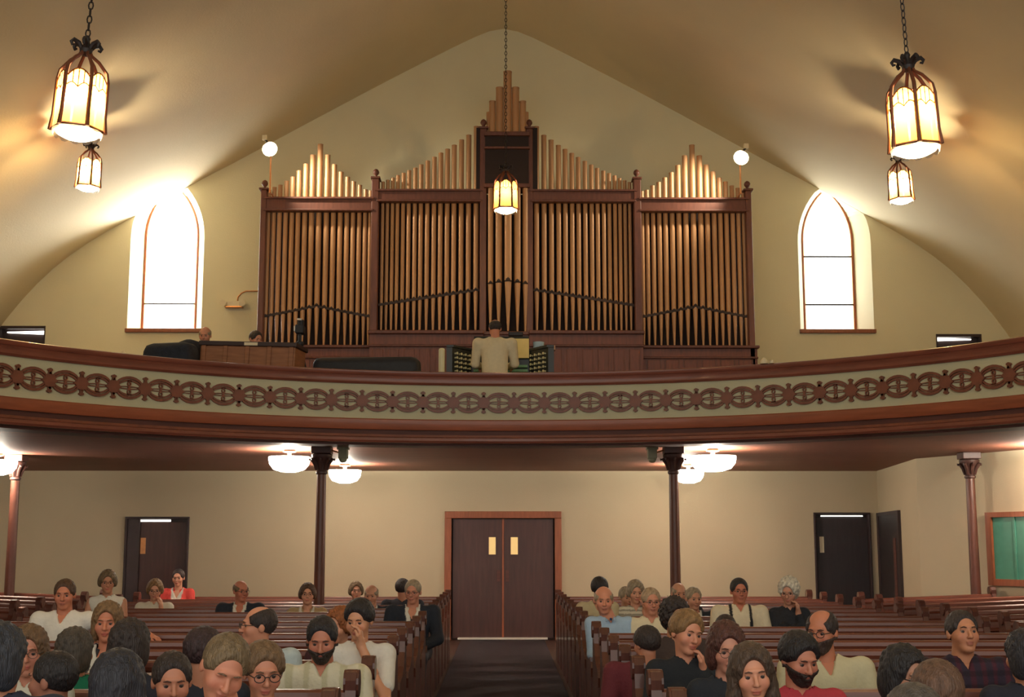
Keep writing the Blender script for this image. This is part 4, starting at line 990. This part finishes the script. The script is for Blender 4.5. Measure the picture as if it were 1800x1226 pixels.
    # --- eyes, brows
    for s in (-1, 1):
        if pitch >= 22 or abs(yaw) > 120: break
        ev = MB().ball((s * .031, -.0735, .000), .0130, 12, 9); V = np.array(ev.v)
        iris = ((V[:, 0] - s * .031) ** 2 + V[:, 2] ** 2 < .0078 ** 2) & (V[:, 1] < -.075); ec = np.where(iris[:, None], np.array(lin(40, 30, 28)), np.array(lin(150, 126, 112)))
        mesh_obj('eye', V @ Rm.T + hc_, np.array(quads_of(ev)), ec, M['skin'], body)
    for s in (-1, 1):
        if abs(yaw) > 120: break
        br = MB().tube([(s * .014, -.095, .0205), (s * .030, -.097, .0255), (s * .046, -.087, .0205)], [.003, .004, .002], 5, cap=False); V = np.array(br.v)
        mesh_obj('eyebrow', V @ Rm.T + hc_, np.array(quads_of(br)), hcol * .6 + sk * .12, M['hair'], body)
    # --- hair
    if hair:
        V, Fq = surf(lambda P: hair_field(P, hair), (-.15, -.15, -.32 if hair == 'long' else -.16), (.15, .19, .17), hg * 1.05)
        shade = 1 + .25 * np.sin(V[:, 0] * 140 + 3 * np.sin(V[:, 2] * 40)) * np.sin(V[:, 1] * 60)
        mesh_obj('hair', V @ Rm.T + hc_, Fq, hcol[None] * shade[:, None], M['hair'], body)
    if beard:
        bc = np.array(HAIRS[beard] if isinstance(beard, str) else lin(*beard))
        def bd(P):
            d = head_field(P, fem) - .006 + wob(P, .003, 170)
            d = smax(d, P[:, 2] + .050 - .35 * np.abs(P[:, 0]), .006); d = np.maximum(d, P[:, 1] - .005); d = smax(d, -s_ell(P, (0, -.105, -.062), (.017, .02, .006)), .003)
            return smax(d, -s_ell(P, (0, -.105, -.035), (.03, .03, .012)), .004)
        V, Fq = surf(bd, (-.1, -.14, -.15), (.1, .02, -.02), hg); mesh_obj('beard', V @ Rm.T + hc_, Fq, np.tile(bc, (len(V), 1)), M['hair'], body)
    if glasses:
        gl = MB()
        for s in (-1, 1):
            gl.tube([(s * .033 + .023 * math.cos(t), -.112, .0 + .018 * math.sin(t)) for t in [2 * PI * i / 14 for i in range(14)]], .0014 if glasses == 'wire' else .0022, 5, closed=True)
            gl.tube([(s * .056, -.110, .004), (s * .074, -.06, .006), (s * .080, .005, .006)], .0025, 4, cap=False)
        gl.tube([(-.010, -.113, .004), (0, -.115, .007), (.010, -.113, .004)], .0024, 4, cap=False)
        V = np.array(gl.v); go = mesh_obj('glasses', V @ Rm.T + hc_, np.array(quads_of(gl)), np.array(lin(70, 58, 50) if glasses == 'wire' else lin(40, 34, 32)), M['skin'], body)
        if glasses == 'dark':
            ln = MB()
            for s in (-1, 1):
                q = [(s * .033 + .022 * math.cos(t), -.1125, .017 * math.sin(t)) for t in [2 * PI * i / 14 for i in range(14)]]; ln.add([(s * .033, -.1135, 0)] + q, [(0, i + 1, (i + 1) % 14 + 1) for i in range(14)])
            V = np.array(ln.v); mesh_obj('lenses', V @ Rm.T + hc_, np.array(quads_of(ln)), np.array(lin(44, 36, 36)), M['skin'], go)
    # --- clothes
    fr = {'short': .34, 'none': .0, 'long': .97}[sleeves]
    vdep = {'shirt': .10, 'tee': .03, 'suit': .14, 'open': .14, 'jacket': .10}.get(kind, .06)
    nk = hc_ + np.array([0, .02, -.16])
    def sf(P):
        d = trunk(P, .004)
        if fr: d = smin(d, arm(P, .010 if kind != 'suit' else .016, fr), .035)
        d = np.maximum(d, .56 - P[:, 2])
        Q = shear(P); cyl = np.linalg.norm(Q[:, :2] - np.array([0, .015]), axis=1) - (.066 if fem else .072)
        d = smax(d, -np.maximum(cyl, zs + .005 - P[:, 2]), .008)                       # neck opening
        vv = np.maximum(np.abs(Q[:, 0]) - np.clip((P[:, 2] - (zs + .03 - vdep)) * .5, -.05, .06), Q[:, 1] + .02)
        return smax(d, -np.maximum(vv, zs - vdep - P[:, 2]), .006)
    lo3 = lo.copy(); lo3[2] = .52
    V, Fq = surf(sf, lo3, hi, .0105 if near else .0135)
    c = np.tile(cl, (len(V), 1)); Q = shear(V.astype(np.float32)); fz = np.clip((V[:, 2] - (zs - .36)) / .36, 0, 1); front = (Q[:, 1] < -.02)
    if kind == 'suit':
        m_ = front & (abs(Q[:, 0]) < .012 + .065 * fz) & (V[:, 2] > zs - .36); c[m_] = lin(226, 222, 208); t_ = front & (abs(Q[:, 0]) < .022 - .006 * fz) & (V[:, 2] > zs - .40); c[t_] = lin(66, 44, 44)
    if kind == 'open':
        m_ = front & (abs(Q[:, 0]) < .035 + .05 * fz) & (V[:, 2] > zs - .45); c[m_] = lin(214, 210, 196)
    if kind == 'susp': c[(abs(abs(Q[:, 0]) - .095) < .014)] = lin(34, 34, 40)
    if kind == 'stripe': c[np.sin(V[:, 2] * 130) > .2] *= .45
    if kind == 'vstripe': c[(np.sin(Q[:, 0] * 62) > .45) & front] *= np.array([.80, .80, .70])
    if kind == 'plaid': c[(np.sin(Q[:, 0] * 90) > .3)] *= np.array([2.2, .8, .8]); c[(np.sin(V[:, 2] * 90) > .4)] *= .6
    if kind == 'placket': c[front & (abs(Q[:, 0]) < .012)] *= .88
    shirt = mesh_obj({'suit': 'suit_jacket', 'open': 'jacket', 'jacket': 'jacket'}.get(kind, 'shirt'), V, Fq, c, M['cloth'], body)
    if kind in ('shirt', 'susp', 'vstripe', 'placket', 'suit', 'jacket', 'open'):         # turned collar
        cb_ = MB(); n = 14; col_c = lin(226, 222, 208) if kind == 'suit' else tuple(cl)
        rows = []
        for i in range(n + 1):
            t = R_(-62 + 304 * i / n); rx, ry = (.070 if fem else .077), (.056 if fem else .062)
            u = math.cos(t), math.sin(t); rows.append(((sx + rx * u[0], sy + .012 + ry * u[1], zs + .045 - .035 * max(0, -u[1])), (sx + (rx + .022) * u[0], sy + .012 + (ry + .018) * u[1] - (.02 if u[1] < 0 else 0), zs + .012 - .055 * max(0, -u[1]))))
        cb_.add([p for a in rows for p in a], [(2 * i, 2 * i + 1, 2 * i + 3, 2 * i + 2) for i in range(n)])
        co = mesh_obj('collar', np.array(cb_.v), np.array(cb_.f), np.array(col_c), M['cloth'], shirt); so = co.modifiers.new('thick', 'SOLIDIFY'); so.thickness = .005
    if tagc:
        q = MB().box((sx + .05, sy - .125, zs - .20), (sx + .12, sy - .119, zs - .155)); mesh_obj('name_tag', np.array(q.v), np.array(q.f), np.array(lin(*tagc)), M['cloth'], shirt)
    if kind == 'bow':
        q = MB()
        for s in (-1, 1): q.prism([(sx, zs + .012), (sx + s * .045, zs + .03), (sx + s * .045, zs - .012)], 1, sy - .098, sy - .082)
        q.box((sx - .01, sy - .10, zs), (sx + .01, sy - .08, zs + .022)); mesh_obj('bow_tie', np.array(q.v), np.array(quads_of(q)), np.array(lin(52, 70, 110)), M['cloth'], shirt)
    tv, tf = surf(lambda P: np.maximum(legs(P, 0), P[:, 2] - .60), (-.26, -.56, .03), (.26, .17, .72), .02)
    mesh_obj('trousers' if not fem else 'skirt', tv, tf, np.array(lin(*trou)), M['cloth'], body)
    V, Fq = surf(feet, (-.21, -.62, -.02), (.21, -.28, .12), .014); V[:, 2] = np.maximum(V[:, 2], .004); mesh_obj('shoes', V, Fq, np.array(lin(36, 32, 32)), M['skin'], body)
    return body
W_ = (226, 222, 210); PALE = (216, 158, 128); RED = (206, 132, 102); DK = (40, 44, 54)
# left of the aisle
person('man in white collared shirt with name tag, arm stretched along the pew', 115, 1019, 5, yaw=8, skin=RED, hair='short', hc='brown', cloth=(236, 232, 222), arms='pewback', tagc=(226, 196, 120), hs=1.02)
person('grey-haired woman in sleeveless white blouse near the left wall door', 190, 1004, 9, yaw=18, skin=(196, 138, 108), hair='fluffy', hc='greybrown', cloth=W_, kind='tee', sleeves='none', fem=True, glasses='wire')
person('woman in white tee resting chin on her hand below the left door', 273, 1020, 11, yaw=12, pitch=10, skin=PALE, hair='fluffy', hc='sandy', cloth=(222, 216, 196), kind='tee', fem=True, arms='chinR', glasses='wire')
person('woman in coral red jacket in front of the left door', 314, 1001, 14, yaw=0, skin=PALE, hair='short', hc='dark', cloth=(232, 84, 76), kind='open', fem=True, sleeves='long')
person('woman with blond-brown bob, dark jacket and necklace over white top', 190, 1061, 2, yaw=8, pitch=2, skin=RED, hair='bob', hc=(128, 98, 66), cloth=(46, 46, 54), kind='open', fem=True, sleeves='long')
person('woman with wavy brown hair at the lower left corner, pale top', 52, 1103, 0, yaw=14, pitch=4, skin=(196, 132, 108), hair='bob', hc=(112, 84, 58), cloth=(206, 202, 184), kind='tee', fem=True, glasses='wire')
person('dark-haired person in profile in front of the wavy-haired woman', 95, 1146, -1, yaw=-105, pitch=0, skin=(176, 118, 96), hair='short', hc='black', cloth=(56, 54, 66), kind='tee', slim=.84)
person('person with long brown hair and bright green top, turned away', 135, 1107, 1, yaw=155, pitch=4, hair='bob', hc=(74, 66, 58), cloth=(20, 112, 80), kind='tee', fem=True)
person('person with smooth dark brown hair looking away, below the blond woman', 232, 1092, 0, yaw=160, pitch=0, hair='bob', hc='dark', cloth=(44, 44, 54), kind='tee', fem=True, sleeves='long', slim=.84)
person('person with thick dark hair at the bottom left, back of head', 212, 1148, -2, yaw=170, pitch=0, hair='long', hc=(44, 44, 52), cloth=(40, 44, 58), kind='tee', fem=True, sleeves='long', slim=.84)
person('dark-haired head cut by the left picture edge', 2, 1100, -2, yaw=150, hair='bob', hc=(48, 50, 58), cloth=(44, 50, 66), kind='tee', sleeves='long')
person('man with short black hair, only forehead and eyes above the frame edge', 304, 1148, -1, yaw=20, pitch=10, skin=(206, 140, 112), hair='short', hc='dark', cloth=DK, kind='tee', slim=.84)
person('dark-haired person half hidden behind the man looking down', 360, 1106, 0, yaw=165, hair='full', hc=(58, 40, 42), cloth=(40, 42, 52), kind='tee', sleeves='long', slim=.84)
person('man with grey-brown hair bending his head down, pale collar', 396, 1116, -2, yaw=22, pitch=26, roll=14, skin=(206, 136, 108), hair='short', hc='greybrown', cloth=(222, 214, 192), lean=.06, hs=1.0, slim=.84)
person('person with short sandy hair and dark glasses in the front row', 464, 1132, -1, yaw=20, pitch=10, skin=(204, 138, 110), hair='full', hc=(118, 92, 66), cloth=(214, 212, 200), kind='shirt', glasses='dark', fem=True, slim=.84)
person('balding man in pale blue shirt turned in profile, wearing glasses', 455, 1066, 2, yaw=-72, pitch=-2, skin=(214, 148, 118), hair='balding', hc='dark', cloth=(190, 204, 206), glasses='wire', hs=1.02)
person('bald man with glasses and dark suit looking to the side', 424, 1021, 10, yaw=38, pitch=4, skin=(196, 124, 98), hair='fringe', hc='greybrown', cloth=(36, 42, 54), kind='suit', glasses='wire', hs=1.0)
person('smiling woman with glasses and tan jacket before the left column', 541, 1027, 10, yaw=8, pitch=-2, skin=PALE, hair='fluffy', hc='brown', cloth=(172, 146, 106), kind='open', fem=True, glasses='wire', sleeves='long')
person('dark-bearded man leaning forward in cream striped shirt', 567, 1085, 1, yaw=2, pitch=16, skin=(196, 128, 102), hair='short', hc='black', cloth=(216, 208, 182), kind='vstripe', beard=(52, 40, 36), lean=.10, hs=1.02)
person('red-haired person behind the dark-bearded man', 597, 1070, 3, yaw=-30, pitch=6, skin=PALE, hair='fluffy', hc='auburn', cloth=(70, 40, 48), kind='tee', fem=True)
person('black-haired person in white shirt with hand raised to face', 632, 1056, 2, yaw=-14, pitch=12, skin=(214, 154, 120), hair='full', hc='black', cloth=(224, 220, 210), kind='tee', arms='face', fem=True)
person('grey-haired woman with glasses seated by the left column', 626, 1024, 13, yaw=12, pitch=-4, skin=PALE, hair='fluffy', hc='greybrown', cloth=(48, 46, 54), kind='tee', fem=True, glasses='wire', sleeves='long')
person('old man in dark suit beside the grey-haired woman', 653, 1029, 11, yaw=-6, pitch=10, skin=(200, 144, 114), hair='fringe', hc='grey', cloth=(38, 42, 52), kind='suit')
person('grey-haired man in dark suit and brown tie at the aisle', 726, 1020, 8, yaw=-8, pitch=6, skin=(204, 140, 114), hair='short', hc='grey', cloth=(34, 40, 52), kind='suit', glasses='wire', hs=1.0)
person('dark-haired person hidden behind the man in brown tie', 708, 1019, 12, yaw=170, hair='full', hc='dark', cloth=(44, 44, 54), kind='tee', sleeves='long')
# right of the aisle
person('dark-haired person in beige shirt behind the bow-tied man', 1054, 1016, 9, yaw=165, hair='full', hc='black', cloth=(196, 182, 146), kind='shirt', hs=1.0, dx=.06, slim=.84)
person('white-haired man in pale blue shirt and dark bow tie', 1061, 1031, 6, yaw=0, pitch=6, skin=(214, 146, 118), hair='fringe', hc='grey', cloth=(166, 194, 222), kind='bow', tagc=(232, 230, 220), sleeves='long', hs=1.02, dx=-.14, slim=.82)
person('grey-haired woman in striped top with hand to her mouth', 1117, 1022, 9, yaw=6, pitch=8, skin=PALE, hair='fluffy', hc='grey', cloth=(214, 206, 184), kind='stripe', fem=True, arms='chinR', slim=.84)
person('older person half hidden behind the woman in stripes', 1101, 1032, 10, yaw=20, skin=(206, 154, 124), hair='short', hc='grey', cloth=(190, 176, 150), kind='tee', fem=True)
person('older man with glasses in cream shirt beside the bow-tied man', 1144, 1034, 6, yaw=8, pitch=4, skin=(208, 144, 118), hair='short', hc=(176, 152, 124), cloth=(226, 216, 186), kind='placket', glasses='wire', hs=1.0, slim=.86)
person('bald man partly hidden by the right column', 1193, 1025, 10, yaw=12, skin=(206, 150, 120), hair='fringe', hc='grey', cloth=(52, 50, 54), kind='tee')
person('elderly man in dark jacket with white name tag by the column', 1219, 1033, 9, yaw=14, pitch=6, skin=(206, 150, 122), hair='short', hc='grey', cloth=(38, 42, 50), kind='suit', tagc=(226, 226, 214))
person('dark-haired man in cream shirt with black suspenders', 1299, 1017, 7, yaw=2, pitch=2, skin=(198, 124, 98), hair='short', hc='black', cloth=(222, 210, 182), kind='susp', glasses='wire', sleeves='long', hs=1.0)
person('white-haired woman in black with hand at her chin', 1386, 1018, 7, yaw=-24, pitch=14, skin=(206, 150, 124), hair='curly', hc='white', cloth=(34, 38, 46), kind='tee', fem=True, arms='chinR', sleeves='long', glasses='wire', slim=.84)
person('small dark-haired child in front of the man in suspenders', 1275, 1083, 4, yaw=170, hair='full', hc='dark', cloth=(60, 50, 52), kind='tee', hs=.86)
person('person with big dark curly hair behind the woman in black', 1186, 1055, 3, yaw=14, pitch=4, skin=(200, 138, 104), hair='curly', hc='dark', cloth=(70, 56, 52), kind='tee', fem=True)
person('woman with short blond-brown hair in black, cheek on her hand', 1206, 1075, 1, yaw=24, pitch=8, roll=8, skin=(220, 152, 122), hair='full', hc='sandy', cloth=(34, 38, 44), kind='tee', fem=True, arms='chinR', sleeves='long', hs=1.0)
person('child with dark hair and dark red top beside the aisle', 1136, 1103, 2, yaw=-150, hair='full', hc='dark', cloth=(104, 40, 48), kind='tee', hs=.86)
person('woman with chestnut hair and dark glasses looking down', 1276, 1097, 0, yaw=4, pitch=12, skin=(208, 146, 122), hair='bob', hc='chestnut', cloth=(38, 42, 50), kind='tee', fem=True, glasses='wire', sleeves='long', slim=.84)
person('smiling young woman with long brown hair at the bottom edge', 1320, 1136, -1, yaw=0, pitch=4, roll=-4, skin=(218, 152, 122), hair='long', hc=(82, 64, 52), cloth=(44, 46, 56), kind='tee', fem=True, hs=1.0)
person('dark-haired bearded man in pink-red shirt looking down', 1404, 1114, 0, yaw=18, pitch=16, skin=(206, 136, 110), hair='full', hc='black', cloth=(190, 62, 74), kind='tee', beard=(52, 40, 36), hs=1.04, slim=.84)
person('balding bearded man in cream jacket and dark glasses, in profile', 1443, 1073, 1, yaw=-34, pitch=4, skin=(200, 128, 98), hair='balding', hc='dark', cloth=(206, 196, 160), kind='jacket', sleeves='long', glasses='dark', beard=(70, 52, 46), hs=1.02, dx=-.05)
person('dark-haired man with goatee in dark plaid shirt at far right', 1690, 1074, 1, yaw=4, pitch=-8, skin=(202, 138, 104), hair='short', hc='dark', cloth=(52, 40, 56), kind='plaid', sleeves='long', hs=1.02)
person('dark-haired woman with lit nose below the far right pews', 1589, 1139, -1, yaw=22, pitch=8, skin=(176, 124, 98), hair='bob', hc='black', cloth=(42, 42, 52), kind='tee', fem=True, sleeves='long', glasses='dark')
person('brown-haired head seen from behind at the bottom right', 1645, 1166, -2, yaw=175, pitch=10, hair='full', hc=(104, 76, 60), cloth=(46, 44, 56), kind='tee')
person('grey-brown head just rising above the bottom edge at right', 1604, 1208, -3, yaw=178, pitch=0, hair='full', hc=(88, 80, 74), cloth=(46, 46, 54), kind='tee')
person('dark-haired head cut by the right picture edge', 1800, 1110, 0, yaw=-150, hair='bob', hc=(46, 44, 50), cloth=(42, 42, 54), kind='tee', sleeves='long', fem=True)
# in the gallery
person('organist in cream jacket seated with his back to the nave', 870, 563, None, Y=17.66, base=GAL_FLOOR + .08, face=180, yaw=10, pitch=22, skin=(206, 134, 104), hair='fringe', hc='dark', cloth=(222, 208, 172), kind='jacket', sleeves='long', arms='keys', hs=1.0, lean=.06, slim=1.1)
person('bald man behind the left end of the piano in the gallery', 361, 575, None, Y=18.25, base=GAL_FLOOR - .0, yaw=0, pitch=14, skin=(206, 146, 118), hair='fringe', hc='grey', cloth=(60, 58, 60), kind='tee', hs=1.0)
person('dark-haired man behind the right end of the piano in the gallery', 450, 582, None, Y=18.25, base=GAL_FLOOR - .0, yaw=46, pitch=14, skin=(206, 146, 118), hair='short', hc='dark', cloth=(52, 52, 60), kind='tee', hs=1.0)
